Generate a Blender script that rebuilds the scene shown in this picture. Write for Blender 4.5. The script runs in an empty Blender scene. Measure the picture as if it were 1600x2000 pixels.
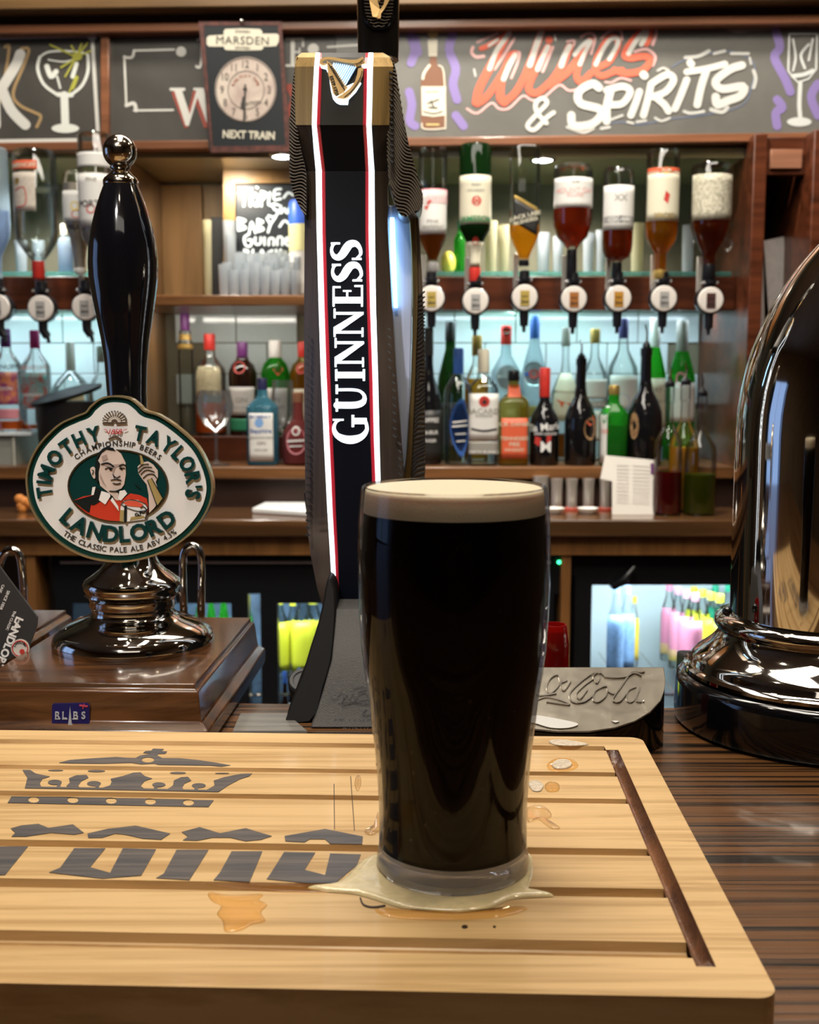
import bpy, bmesh, math, random
from math import sin, cos, tan, atan, pi, radians, sqrt, asin
from mathutils import Vector, Matrix
random.seed(7)
SC = bpy.context.scene
COL = SC.collection

# ---------------------------------------------------------------- camera
F = 2200.0
PITCH = atan(260 / F)
CAM = Vector((0, 0, 1.2976))
cam_data = bpy.data.cameras.new('camera')
cam = bpy.data.objects.new('camera', cam_data)
COL.objects.link(cam)
SC.camera = cam
cam.location = CAM
cam.rotation_euler = (pi / 2 - PITCH, 0, 0)
cam_data.sensor_width = 36
cam_data.sensor_fit = 'AUTO'
cam_data.lens = F / 2000 * 36
cam_data.clip_start = 0.02
cam_data.dof.use_dof = True
cam_data.dof.focus_distance = 0.60
cam_data.dof.aperture_fstop = 17

# ---------------------------------------------------------------- world, exposure
SC.view_settings.view_transform = 'Standard'
SC.view_settings.look = 'None'
SC.view_settings.gamma = 1
SC.view_settings.exposure = 0.0
SC.view_settings.use_curve_mapping = False
try:
    SC.cycles.transparent_max_bounces = 32
except Exception:
    pass
w = bpy.data.worlds.new('world')
SC.world = w
w.use_nodes = True
w.node_tree.nodes['Background'].inputs[0].default_value = (1.0, 0.86, 0.7, 1)
w.node_tree.nodes['Background'].inputs[1].default_value = 0.05


def lamp(name, kind, loc, power, color=(1, 0.8, 0.55), size=0.1, target=None, spot=100, sy=None):
    d = bpy.data.lights.new(name, kind)
    d.energy = power
    d.color = color
    if kind == 'AREA':
        d.size = size
        if sy:
            d.shape = 'RECTANGLE'
            d.size_y = sy
    else:
        d.shadow_soft_size = size
    if kind == 'SPOT':
        d.spot_size = radians(spot)
        d.spot_blend = 0.6
    o = bpy.data.objects.new(name, d)
    COL.objects.link(o)
    o.location = loc
    if target is not None:
        o.rotation_euler = (Vector(target) - Vector(loc)).to_track_quat('-Z', 'Y').to_euler()
    return o


WARM = (1.0, 0.84, 0.62)
NEUT = (1.0, 0.92, 0.80)
COOL = (0.72, 0.88, 1.0)
# general ceiling lighting of the pub, plus added fill spots
lamp('ceiling_area_front', 'AREA', (-0.1, 0.60, 2.70), 18, NEUT, 1.0, (0, 0.62, 1.0), sy=0.4)
lamp('ceiling_area_rear', 'AREA', (0.0, -1.2, 2.65), 2.5, NEUT, 1.2, (0, 1.6, 1.3), sy=0.4)
lamp('ceiling_area_aisle', 'AREA', (0.2, 1.5, 2.60), 24, NEUT, 1.6, (0.1, 1.9, 0.9), sy=0.3)
for _x, _y, _p in ((-0.55, 0.55, 9), (0.45, 0.50, 11), (1.1, 0.9, 7), (0.1, 0.42, 7)):
    lamp('ceiling_spot', 'SPOT', (_x, _y, 2.58), _p, WARM, 0.035, (_x * 0.6, _y + 0.25, 1.0), 95)
lamp('sign_fill_spot', 'SPOT', (0.25, 2.0, 2.55), 62, NEUT, 0.05, (0.35, 2.45, 1.9), 90)  # added to brighten the chalk signs
lamp('sign_fill_spot', 'SPOT', (-0.6, 2.0, 2.55), 32, NEUT, 0.05, (-0.6, 2.45, 1.9), 90)  # second added spot, for the signs on the left
lamp('clip_fill_spot', 'SPOT', (-0.42, -0.55, 2.45), 95, (1.0, 0.94, 0.90), 0.05, (-0.18, 0.70, 1.285), 17)  # added narrow spot to brighten the white pump clip
lamp('tap_fill_spot', 'SPOT', (-0.10, -0.35, 2.60), 60, (1.0, 0.82, 0.58), 0.05, (-0.04, 0.78, 1.59), 15)  # added spot to light the brass head of the tap
# lamps inside the back bar
lamp('alcove_lamp_left', 'SPOT', (-0.40, 2.49, 1.755), 6, (1.0, 0.92, 0.78), 0.02, (-0.40, 2.7, 1.3), 150)
lamp('alcove_lamp_right', 'SPOT', (0.28, 2.55, 1.755), 13, (1.0, 0.95, 0.85), 0.02, (0.28, 2.6, 1.3), 150)
lamp('alcove_lamp_far_left', 'SPOT', (-0.80, 2.55, 1.755), 10, (0.97, 0.97, 0.95), 0.02, (-0.75, 2.6, 1.3), 150)
lamp('shelf_strip_right', 'AREA', (0.33, 2.66, 1.452), 1.7, COOL, 0.75, (0.33, 2.70, 1.1), sy=0.03)
lamp('shelf_strip_left', 'AREA', (-0.86, 2.66, 1.452), 1.1, COOL, 0.45, (-0.86, 2.70, 1.1), sy=0.03)
lamp('shelf_strip_middle', 'AREA', (-0.42, 2.60, 1.452), 0.9, NEUT, 0.35, (-0.42, 2.70, 1.1), sy=0.03)
# fridge interior tubes
lamp('fridge_tube_right', 'AREA', (0.52, 2.42, 0.895), 5.0, (0.8, 0.95, 1.0), 0.5, (0.52, 2.6, 0.5), sy=0.04)
lamp('fridge_tube_left', 'AREA', (-0.35, 2.42, 0.895), 3.2, (0.8, 0.92, 1.0), 0.5, (-0.35, 2.6, 0.5), sy=0.04)
# added blue fill from the left, for the blue band in the chrome
lamp('added_blue_fill', 'AREA', (-2.93, 0.75, 1.55), 3, (0.35, 0.55, 1.0), 0.9, (0.2, 0.75, 1.3), sy=1.2)

# ---------------------------------------------------------------- pixel to world helpers


def ray(px, py):
    u = (px - 800) / F
    v = (1000 - py) / F
    return Vector((u, cos(PITCH) + v * sin(PITCH), -sin(PITCH) + v * cos(PITCH)))


def W(px, py, Y):
    d = ray(px, py)
    return CAM + d * (Y / d.y)


def WZ(px, py, z):
    d = ray(px, py)
    return CAM + d * ((z - CAM.z) / d.z)


def MPP(py, Y):                      # metres per pixel at world depth Y
    return Y / ray(800, py).y / F


# ---------------------------------------------------------------- materials
MATS = {}


def M(name, col=(.8, .8, .8), rough=.5, metal=0.0, spec=.5, emit=None, es=1.0, var=0.0, vscale=(20, 20, 20),
      bump=0.0, bscale=60, coat=0.0, trans=0.0, ior=1.45, col2=None, sss=0, rvar=0.0, ramp=(.36, .62)):
    if name in MATS:
        return MATS[name]
    m = bpy.data.materials.new(name)
    m.use_nodes = True
    nt = m.node_tree
    b = nt.nodes['Principled BSDF']
    b.inputs['Base Color'].default_value = (*col, 1)
    b.inputs['Roughness'].default_value = rough
    b.inputs['Metallic'].default_value = metal
    b.inputs['Specular IOR Level'].default_value = spec
    b.inputs['Coat Weight'].default_value = coat
    b.inputs['Coat Roughness'].default_value = 0.08
    b.inputs['Transmission Weight'].default_value = trans
    b.inputs['IOR'].default_value = ior
    if sss:
        b.inputs['Subsurface Weight'].default_value = sss
        b.inputs['Subsurface Scale'].default_value = 0.01
    if emit:
        b.inputs['Emission Color'].default_value = (*emit, 1)
        b.inputs['Emission Strength'].default_value = es
    if var or col2 or bump or rvar:
        tc = nt.nodes.new('ShaderNodeTexCoord')
        mp = nt.nodes.new('ShaderNodeMapping')
        mp.inputs['Scale'].default_value = vscale
        nt.links.new(tc.outputs['Object'], mp.inputs[0])
        n = nt.nodes.new('ShaderNodeTexNoise')
        n.inputs['Scale'].default_value = 1
        n.inputs['Detail'].default_value = 7
        n.inputs['Roughness'].default_value = .62
        n.inputs['Distortion'].default_value = .6
        nt.links.new(mp.outputs[0], n.inputs['Vector'])
        if var or col2:
            r = nt.nodes.new('ShaderNodeValToRGB')
            c2 = col2 if col2 else tuple(c * (1 - var) for c in col)
            r.color_ramp.elements[0].position = ramp[0]
            r.color_ramp.elements[0].color = (*c2, 1)
            r.color_ramp.elements[1].position = ramp[1]
            r.color_ramp.elements[1].color = (*col, 1)
            nt.links.new(n.outputs[0], r.inputs[0])
            nt.links.new(r.outputs[0], b.inputs['Base Color'])
        if rvar:
            mr = nt.nodes.new('ShaderNodeMapRange')
            mr.inputs['To Min'].default_value = max(0.02, rough - rvar)
            mr.inputs['To Max'].default_value = rough + rvar
            nt.links.new(n.outputs[0], mr.inputs['Value'])
            nt.links.new(mr.outputs[0], b.inputs['Roughness'])
        if bump:
            n2 = nt.nodes.new('ShaderNodeTexNoise')
            n2.inputs['Scale'].default_value = bscale
            n2.inputs['Detail'].default_value = 4
            if bscale == 0:
                n2 = n
            else:
                nt.links.new(tc.outputs['Object'], n2.inputs['Vector'])
            bp = nt.nodes.new('ShaderNodeBump')
            bp.inputs['Strength'].default_value = bump
            bp.inputs['Distance'].default_value = .002
            nt.links.new(n2.outputs[0], bp.inputs['Height'])
            nt.links.new(bp.outputs[0], b.inputs['Normal'])
    MATS[name] = m
    return m


def G(name, tint=(1, 1, 1), rough=0.02, ior=1.45, extra=0.0, frost=None, fk=0.0):
    """thin clear glass: tinted transparency and a fresnel reflection"""
    if name in MATS:
        return MATS[name]
    m = bpy.data.materials.new(name)
    m.use_nodes = True
    nt = m.node_tree
    for n in list(nt.nodes):
        if n.type != 'OUTPUT_MATERIAL':
            nt.nodes.remove(n)
    out = [n for n in nt.nodes][0]
    t = nt.nodes.new('ShaderNodeBsdfTransparent')
    t.inputs[0].default_value = (*tint, 1)
    g = nt.nodes.new('ShaderNodeBsdfGlossy')
    g.inputs['Roughness'].default_value = rough
    f = nt.nodes.new('ShaderNodeFresnel')
    f.inputs[0].default_value = ior
    ad = nt.nodes.new('ShaderNodeMath')
    ad.operation = 'MULTIPLY_ADD'
    ad.use_clamp = True
    ad.inputs[1].default_value = 0.8
    ad.inputs[2].default_value = extra
    nt.links.new(f.outputs[0], ad.inputs[0])
    mx = nt.nodes.new('ShaderNodeMixShader')
    nt.links.new(ad.outputs[0], mx.inputs[0])
    nt.links.new(t.outputs[0], mx.inputs[1])
    nt.links.new(g.outputs[0], mx.inputs[2])
    last = mx
    if frost:
        df = nt.nodes.new('ShaderNodeBsdfTranslucent')
        df.inputs[0].default_value = (*frost, 1)
        d2 = nt.nodes.new('ShaderNodeBsdfDiffuse')
        d2.inputs[0].default_value = (*frost, 1)
        m3 = nt.nodes.new('ShaderNodeMixShader')
        m3.inputs[0].default_value = .5
        nt.links.new(df.outputs[0], m3.inputs[1])
        nt.links.new(d2.outputs[0], m3.inputs[2])
        m2 = nt.nodes.new('ShaderNodeMixShader')
        m2.inputs[0].default_value = fk
        nt.links.new(mx.outputs[0], m2.inputs[1])
        nt.links.new(m3.outputs[0], m2.inputs[2])
        last = m2
    nt.links.new(last.outputs[0], out.inputs[0])
    MATS[name] = m
    return m


# palette
wood_dark = M('mahogany', (.105, .030, .012), .28, var=.6, vscale=(2, 30, 30), coat=.25)
wood_rail = M('mahogany_rail', (.13, .035, .014), .3, var=.6, vscale=(3, 40, 40), coat=.2)
wood_brown = M('brown_oak', (.22, .095, .033), .33, var=.55, vscale=(2, 25, 40), coat=.2)
wood_panel = M('panel_oak', (.30, .165, .065), .4, var=.4, vscale=(22, 22, 1.6))
wood_honey = M('honey_oak', (.34, .15, .045), .4, var=.4, vscale=(25, 25, 2))
wood_beech = M('beech_board', (.68, .455, .215), .42, col2=(.45, .27, .105), vscale=(5, 150, 60), ramp=(.34, .56), bump=.12, bscale=0, coat=.1)
wood_groove = M('wet_groove', (.22, .09, .035), .22, col2=(.06, .02, .009), vscale=(60, 22, 60), coat=.5, bump=.5, bscale=260)
wood_box = M('pump_box_wood', (.115, .045, .014), .25, col2=(.022, .008, .003), vscale=(9, 90, 60), coat=.55)
wood_bar = M('bar_top_wood', (.14, .06, .02), .30, col2=(.006, .003, .001), vscale=(2.0, 240, 60), ramp=(.42, .54), coat=.25, bump=.16, bscale=0)
black = M('black_gloss', (.004, .004, .005), .08, coat=.4)
black_m = M('black_matt', (.012, .012, .013), .5)
black_s = M('black_satin', (.008, .008, .01), .3)
chrome = M('chrome', (.55, .53, .50), .05, 1.0, rvar=.02, vscale=(30, 30, 30))
chrome_r = M('brushed_chrome', (.70, .66, .60), .3, .7, rvar=.05, vscale=(5, 5, 300))
brass = M('brushed_brass', (.62, .42, .17), .38, .6, var=.3, vscale=(200, 200, 6))
gold = M('gold_rim', (.72, .56, .30), .2, .8)
white = M('white_enamel', (.80, .78, .74), .25, coat=.3)
paper = M('paper', (.82, .78, .72), .8)
clear = G('clear_glass', (.95, .97, .96), extra=.01)


# ---------------------------------------------------------------- mesh builder
class MB:
    def __init__(s):
        s.v = []
        s.f = []
        s.m = []
        s.mi = 0

    def add(s, vs, fs):
        n = len(s.v)
        s.v += [Vector(a) for a in vs]
        s.f += [tuple(n + i for i in q) for q in fs]
        s.m += [s.mi] * len(fs)
        return s

    def box(s, x0, x1, y0, y1, z0, z1):
        v = [(x, y, z) for z in (z0, z1) for y in (y0, y1) for x in (x0, x1)]
        return s.add(v, [(0, 2, 3, 1), (4, 5, 7, 6), (0, 1, 5, 4), (2, 6, 7, 3), (0, 4, 6, 2), (1, 3, 7, 5)])

    def hexa(s, bot, top):           # four bottom corners, four top corners (ccw seen from above)
        v = list(bot) + list(top)
        return s.add(v, [(3, 2, 1, 0), (4, 5, 6, 7)] + [(i, (i + 1) % 4, 4 + (i + 1) % 4, 4 + i) for i in range(4)])

    def prism(s, pts, a, b):         # polygon pts (Vector list) swept from offset a to offset b
        n = len(pts)
        a = Vector(a)
        b = Vector(b)
        v = [Vector(p) + a for p in pts] + [Vector(p) + b for p in pts]
        return s.add(v, [tuple(range(n))[::-1], tuple(range(n, 2 * n))] + [(i, (i + 1) % n, n + (i + 1) % n, n + i) for i in range(n)])

    def lathe(s, cx, cy, prof, seg=32, sq=None, fy=1.0, cap=True):
        """prof: list of (radius, z), bottom to top"""
        n0 = len(s.v)
        vs = []
        for r, z in prof:
            for k in range(seg):
                a = 2 * pi * k / seg
                c, d = cos(a), sin(a)
                if sq:
                    q = (abs(c) ** sq + abs(d) ** sq) ** (-1.0 / sq)
                    c *= q
                    d *= q
                vs.append((cx + r * c, cy + r * d * fy, z))
        fs = []
        for i in range(len(prof) - 1):
            for k in range(seg):
                k2 = (k + 1) % seg
                fs.append((i * seg + k, i * seg + k2, (i + 1) * seg + k2, (i + 1) * seg + k))
        if cap:
            fs.append(tuple(range(seg))[::-1])
            fs.append(tuple((len(prof) - 1) * seg + k for k in range(seg)))
        return s.add(vs, fs)

    def tube(s, pts, rad, seg=14, cap=True):
        pts = [Vector(p) for p in pts]
        n = len(pts)
        if not hasattr(rad, '__len__'):
            rad = [rad] * n
        vs = []
        up = None
        for i, p in enumerate(pts):
            t = (pts[min(i + 1, n - 1)] - pts[max(i - 1, 0)]).normalized()
            if up is None:
                up = Vector((0, 1, 0)) if abs(t.y) < .9 else Vector((1, 0, 0))
            a = (up - t * up.dot(t)).normalized()
            up = a
            b = t.cross(a)
            for k in range(seg):
                g = 2 * pi * k / seg
                vs.append(p + (a * cos(g) + b * sin(g)) * rad[i])
        fs = []
        for i in range(n - 1):
            for k in range(seg):
                k2 = (k + 1) % seg
                fs.append((i * seg + k, i * seg + k2, (i + 1) * seg + k2, (i + 1) * seg + k))
        if cap:
            fs.append(tuple(range(seg))[::-1])
            fs.append(tuple((n - 1) * seg + k for k in range(seg)))
        return s.add(vs, fs)

    def ball(s, c, r, seg=20, sz=1.0, sx=1.0, sy=1.0):
        c = Vector(c)
        prof = []
        for i in range(1, seg // 2):
            a = -pi / 2 + pi * i / (seg // 2)
            prof.append((r * cos(a), r * sin(a)))
        n0 = len(s.v)
        s.lathe(0, 0, prof, seg)
        for i in range(n0, len(s.v)):
            v = s.v[i]
            s.v[i] = Vector((c.x + v.x * sx, c.y + v.y * sy, c.z + v.z * sz))
        return s

    def build(s, name, mat, parent=None, loc=None, smooth=35, bevel=0):
        me = bpy.data.meshes.new(name)
        if parent is not None:
            L = parent.matrix_world.translation if parent.get('_w') is None else Vector(parent['_w'])
        elif loc is not None:
            L = Vector(loc)
        else:
            if s.v:
                xs = [v.x for v in s.v]
                ys = [v.y for v in s.v]
                zs = [v.z for v in s.v]
                L = Vector(((min(xs) + max(xs)) / 2, (min(ys) + max(ys)) / 2, min(zs)))
            else:
                L = Vector((0, 0, 0))
        me.from_pydata([tuple(v - L) for v in s.v], [], s.f)
        me.validate()
        bm = bmesh.new()
        bm.from_mesh(me)
        bmesh.ops.recalc_face_normals(bm, faces=bm.faces)
        bm.to_mesh(me)
        bm.free()
        mats = mat if isinstance(mat, (list, tuple)) else [mat]
        for mm in mats:
            me.materials.append(mm)
        if len(mats) > 1 and len(s.m) == len(me.polygons):
            me.polygons.foreach_set('material_index', s.m)
        if smooth:
            me.shade_smooth()
            me.set_sharp_from_angle(angle=radians(smooth))
        o = bpy.data.objects.new(name, me)
        COL.objects.link(o)
        if parent is not None:
            o.parent = parent
            o['_w'] = tuple(L)
        else:
            o.location = L
            o['_w'] = tuple(L)
        if bevel:
            bv = o.modifiers.new('bevel', 'BEVEL')
            bv.width = bevel
            bv.segments = 2
            bv.limit_method = 'ANGLE'
        return o


def thing(name, label, cat, loc, group=None):
    o = bpy.data.objects.new(name, None)
    o.empty_display_size = .02
    COL.objects.link(o)
    o.location = loc
    o['_w'] = tuple(loc)
    return tag(o, label, cat, group)


def tag(o, label=None, cat=None, group=None, kind=None):
    if label:
        o['label'] = label
    if cat:
        o['category'] = cat
    if group:
        o['group'] = group
    if kind:
        o['kind'] = kind
    return o


def st(o):
    o['kind'] = 'structure'
    return o


# ---------------------------------------------------------------- flat art (polygons, letters, brush strokes)
_dg = None


def _curve_mesh(cu):
    o = bpy.data.objects.new('tmp', cu)
    COL.objects.link(o)
    dg = bpy.context.evaluated_depsgraph_get()
    dg.update()
    me = bpy.data.meshes.new_from_object(o.evaluated_get(dg))
    vs = [v.co.copy() for v in me.vertices]
    fs = [tuple(p.vertices) for p in me.polygons]
    bpy.data.objects.remove(o)
    bpy.data.meshes.remove(me)
    return vs, fs


def smooth_loop(pts, n=4, closed=True):
    out = []
    k = len(pts)
    rng = range(k) if closed else range(k - 1)
    for i in rng:
        if closed:
            p0, p1, p2, p3 = pts[i - 1], pts[i], pts[(i + 1) % k], pts[(i + 2) % k]
        else:
            p0, p1, p2, p3 = pts[max(i - 1, 0)], pts[i], pts[i + 1], pts[min(i + 2, k - 1)]
        for j in range(n):
            t = j / n
            out.append(tuple(.5 * (2 * b + (c - a) * t + (2 * a - 5 * b + 4 * c - d) * t * t + (-a + 3 * b - 3 * c + d) * t ** 3)
                             for a, b, c, d in zip(p0, p1, p2, p3)))
    if not closed:
        out.append(tuple(pts[-1]))
    return out


def poly2d(loops, extrude=.5):
    cu = bpy.data.curves.new('tmp', 'CURVE')
    cu.dimensions = '2D'
    cu.fill_mode = 'BOTH'
    cu.extrude = extrude
    for L in loops:
        sp = cu.splines.new('POLY')
        sp.points.add(len(L) - 1)
        for p, q in zip(sp.points, L):
            p.co = (q[0], q[1], 0, 1)
        sp.use_cyclic_u = True
    return _curve_mesh(cu)


_tc = {}


def text2d(s, size, bold=0.0, shear=0.0, sx=1.0, space=1.0, extrude=.5):
    """centred text, y up"""
    key = (s, bold, shear, space)
    if key not in _tc:
        cu = bpy.data.curves.new('tmp', 'FONT')
        cu.body = s
        cu.size = 1
        cu.align_x = 'CENTER'
        cu.offset = bold
        cu.shear = shear
        cu.space_character = space
        cu.extrude = .5
        cu.resolution_u = 3
        vs, fs = _curve_mesh(cu)
        if vs:
            y0 = min(v.y for v in vs)
            y1 = max(v.y for v in vs)
            x0 = min(v.x for v in vs)
            x1 = max(v.x for v in vs)
            # vertically centre on capital height
            vs = [Vector((v.x - (x0 + x1) / 2, v.y - .36, v.z)) for v in vs]
        _tc[key] = (vs, fs)
    vs, fs = _tc[key]
    return [Vector((v.x * size * sx, v.y * size, v.z)) for v in vs], fs


def stroke2d(pts, wd, n=4):
    """brush stroke along pts; wd number or list. Outline polygon with round ends, triangulated as quads"""
    if not hasattr(wd, '__len__'):
        wd = [wd] * len(pts)
    P = smooth_loop([(p[0], p[1], q) for p, q in zip(pts, wd)], n, closed=False)
    vs = []
    fs = []
    k = len(P)
    for i, (x, y, q) in enumerate(P):
        a = P[max(i - 1, 0)]
        b = P[min(i + 1, k - 1)]
        tx, ty = b[0] - a[0], b[1] - a[1]
        L = sqrt(tx * tx + ty * ty) or 1
        nx, ny = -ty / L, tx / L
        for z in (-.5, .5 + .35 * i / k):
            vs.append(Vector((x + nx * q / 2, y + ny * q / 2, z)))
            vs.append(Vector((x - nx * q / 2, y - ny * q / 2, z)))
    for i in range(k - 1):
        a = i * 4
        b = a + 4
        fs += [(a + 2, a + 3, b + 3, b + 2), (a, b, b + 1, a + 1), (a, a + 2, b + 2, b), (a + 1, b + 1, b + 3, a + 3)]
    for e, d in ((0, -1), (k - 1, 1)):       # round caps
        x, y, q = P[e]
        o = P[1] if e == 0 else P[k - 2]
        tx, ty = x - o[0], y - o[1]
        ang = math.atan2(ty, tx)
        n0 = len(vs)
        m = 6
        for z in (-.5, .5 + .35 * e / k):
            for j in range(m + 1):
                g = ang - pi / 2 + pi * j / m
                vs.append(Vector((x + cos(g) * q / 2, y + sin(g) * q / 2, z)))
        fs.append(tuple(range(n0, n0 + m + 1))[::-1])
        fs.append(tuple(range(n0 + m + 1, n0 + 2 * m + 2)))
        fs += [(n0 + j, n0 + j + 1, n0 + m + 2 + j, n0 + m + 1 + j) for j in range(m)]
    return vs, fs


class Art:
    """collects 2d pieces in target pixel units and maps them on a real surface through fn(x, y, h)"""

    def __init__(s, fn):
        s.fn = fn
        s.b = MB()

    def put(s, vf, tr=None):
        vs, fs = vf
        if not vs:
            return s
        out = []
        s.cnt = getattr(s, 'cnt', 0) + 1
        dh = .04 * (s.cnt % 9)
        for v in vs:
            x, y = (v.x, v.y) if tr is None else tr(v.x, v.y)
            out.append(s.fn(x, y, v.z + .5 + (dh if v.z > 0 else 0)))
        s.b.add(out, fs)
        return s

    def poly(s, *loops, sm=0):
        L = [smooth_loop(l, sm) if sm else l for l in loops]
        return s.put(poly2d(L))

    def rect(s, x0, y0, x1, y1):
        return s.poly([(x0, y0), (x1, y0), (x1, y1), (x0, y1)])

    def line(s, pts, wd, n=4):
        return s.put(stroke2d(pts, wd, n))

    def disc(s, x, y, rx, ry=None, n=20, hole=0):
        ry = ry or rx
        c = [(x + rx * cos(2 * pi * i / n), y + ry * sin(2 * pi * i / n)) for i in range(n)]
        if hole:
            d = [(x + rx * hole * cos(2 * pi * i / n), y + ry * hole * sin(2 * pi * i / n)) for i in range(n)]
            return s.put(poly2d([c, d]))
        return s.put(poly2d([c]))

    def text(s, t, x, y, size, rot=0, **k):
        c, d = cos(radians(rot)), sin(radians(rot))
        # y down in pixel space
        return s.put(text2d(t, size, **k), lambda a, b: (x + a * c + b * d, y + a * d - b * c))

    def arc(s, t, cx, cy, rx, ry, t0, t1, size, bottom=False, gap=.10, **k):
        wts = []
        for ch in t:
            if ch == ' ':
                wts.append(.42)
                continue
            vs, _ = text2d(ch, 1, **{q: v for q, v in k.items() if q != 'sx'})
            xs = [v.x for v in vs]
            wts.append((max(xs) - min(xs)) * k.get('sx', 1) + gap)
        tot = sum(wts)
        N = 200
        cum = [0.0]
        for i in range(N):
            a0, a1 = (radians(t0 + (t1 - t0) * q / N) for q in (i, i + 1))
            cum.append(cum[-1] + sqrt((rx * (sin(a1) - sin(a0))) ** 2 + (ry * (cos(a1) - cos(a0))) ** 2))
        acc = 0
        for ch, wt in zip(t, wts):
            g = (acc + wt / 2) / tot * cum[-1]
            i = max(j for j in range(N) if cum[j] <= g)
            f = (i + (g - cum[i]) / (cum[i + 1] - cum[i])) / N
            acc += wt
            if ch == ' ':
                continue
            a = radians(t0 + (t1 - t0) * f)
            if not bottom:
                x, y = cx + rx * sin(a), cy - ry * cos(a)
                rot = math.degrees(math.atan2(ry * sin(a), rx * cos(a)))
            else:
                x, y = cx + rx * sin(a), cy + ry * cos(a)
                rot = -math.degrees(math.atan2(ry * sin(a), rx * cos(a)))
            s.text(ch, x, y, size, rot, **k)
        return s

    def build(s, name, mat, parent=None, **k):
        return s.b.build(name, mat, parent, smooth=0, **k)


def PX(Y, base=0.0, th=.001):
    """vertical plane at world depth Y, art raised towards the room"""
    return lambda x, y, h: W(x, y, Y) + Vector((0, -base - th * h, 0))


def HZ(z, base=0.0, th=.0002):
    return lambda x, y, h: WZ(x, y, z) + Vector((0, 0, base + th * h))


def slab(pts, Y0, Y1):
    """polygon in pixels whose front lies at depth Y0, running straight back to Y1"""
    b = MB()
    P = [W(x, y, Y0) for x, y in pts]
    b.prism(P, (0, 0, 0), (0, Y1 - Y0, 0))
    return b
# ================================================================ ROOM SHELL
plaster = M('warm_plaster', (.36, .24, .14), .8, var=.2, vscale=(3, 3, 3))
st(MB().box(-3, 3, -3.6, 2.95, -.06, 0).build('floor', M('floor_boards', (.10, .05, .025), .5, var=.5, vscale=(2, 30, 2))))
st(MB().box(-3, 3, -3.6, 2.95, 2.8, 2.86).build('ceiling', M('ceiling_paint', (.45, .34, .22), .8, var=.15, vscale=(2, 2, 2))))
st(MB().box(-3.1, -3, -3.6, 2.95, 0, 2.8).build('wall_left', plaster))
st(MB().box(3, 3.1, -3.6, 2.95, 0, 2.8).build('wall_right', plaster))
st(MB().box(-3, 3, -3.7, -3.6, 0, 2.8).build('wall_front', plaster))
wb = st(MB().box(-3, 3, 2.80, 2.95, 0, 2.8).build('wall_back', M('grey_olive_wall', (.19, .17, .11), .7, var=.15, vscale=(3, 3, 3))))

# ---- white glazed tiles between the shelf and the optic rail, each one a piece
tile_m = M('glazed_tile', (.66, .76, .76), .12, coat=.6, var=.05, vscale=(9, 9, 9))
tw, thh = .150, .075
tm = MB().box(-tw / 2 + .0012, tw / 2 - .0012, -.008, 0, .0012, thh - .0012)
proto_t = None
for (xa, xb) in ((-1.30, -.64), (-.575, -.20), (-.19, .70)):
    for r in range(5):
        z = 1.085 + r * thh
        x = xa + tw / 2 - (tw / 2 if r % 2 else 0)
        while x < xb:
            if x - tw / 2 > xa - .04 and x + tw / 2 < xb + .04:
                if proto_t is None:
                    proto_t = tm.build('tile', tile_m, loc=(0, 0, 0), smooth=0, bevel=.0012)
                    o = proto_t
                else:
                    o = proto_t.copy()
                    COL.objects.link(o)
                o.parent = wb
                Lw = Vector(wb['_w'])
                o.location = Vector((x, 2.7995, z)) - Lw
            x += tw

# ================================================================ BACK BAR JOINERY
# counter
cz = 1.016
bc = thing('back_counter', 'long dark wooden back counter under the bottle shelves', 'counter', (0, 2.5, 0))
MB().box(-1.6, 1.6, 2.25, 2.80, cz - .036, cz).build('worktop', M('counter_top_wood', (.16, .075, .03), .2, var=.55, vscale=(2, 30, 30), coat=.5), bc, bevel=.004)
MB().box(-1.6, 1.6, 2.27, 2.30, cz - .075, cz - .036).build('fascia_rail', wood_honey, bc)
for x in (-1.56, -.775, .3205, 1.3):
    MB().box(x - .0095, x + .0095, 2.275, 2.36, 0, cz - .075).build('upright', wood_honey, bc)

# bottle shelf (the riser behind the counter)
sz = 1.107
bs = thing('bottle_shelf', 'dark mahogany shelf carrying the standing spirit bottles', 'shelf', (0, 2.6, cz))
MB().box(-1.5, .712, 2.45, 2.80, sz - .027, sz).build('shelf_board', wood_brown, bs, bevel=.003)
MB().box(-1.5, .712, 2.47, 2.50, cz, sz - .027).build('back_board', M('recess_wood', (.035, .014, .008), .5, var=.4, vscale=(2, 30, 30)), bs)
stp = thing('shelf_step', 'low wooden step raising the rear row of gin bottles in the left alcove', 'shelf', (-.42, 2.7, sz))
MB().box(-.600, -.20, 2.64, 2.795, sz, sz + .057).build('step_board', wood_rail, stp, bevel=.002)

# uprights dividing the bays
def upright(name, label, x0, x1, y0, y1, z0, z1, mat=wood_panel):
    o = MB().box(x0, x1, y0, y1, z0, z1).build(name, mat, bevel=.002)
    tag(o, label, 'upright')
    return o

upright('bay_upright', 'oak upright left of the alcove, behind the black pump handle', -.640, -.598, 2.43, 2.80, sz, 1.7645)
upright('bay_upright', 'oak upright hidden behind the lit stout tap', -.205, -.165, 2.43, 2.80, sz, 1.7645)
upright('bay_upright', 'dark mahogany upright right of the row of optics', .712, .740, 2.40, 2.80, cz, 1.80, wood_rail)
upright('bay_upright', 'mahogany upright at the right edge above the chrome arch', .822, .875, 2.36, 2.80, cz, 1.80, wood_rail)

# alcove shelf on the left (with chalk board and glasses)
z_as = W(0, 577, 2.45).z
o = MB().box(-.598, -.205, 2.44, 2.80, z_as - .022, z_as).build('alcove_shelf', wood_brown, bevel=.002)
tag(o, 'brown wooden shelf carrying the framed chalkboard and shot glasses', 'shelf')
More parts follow.
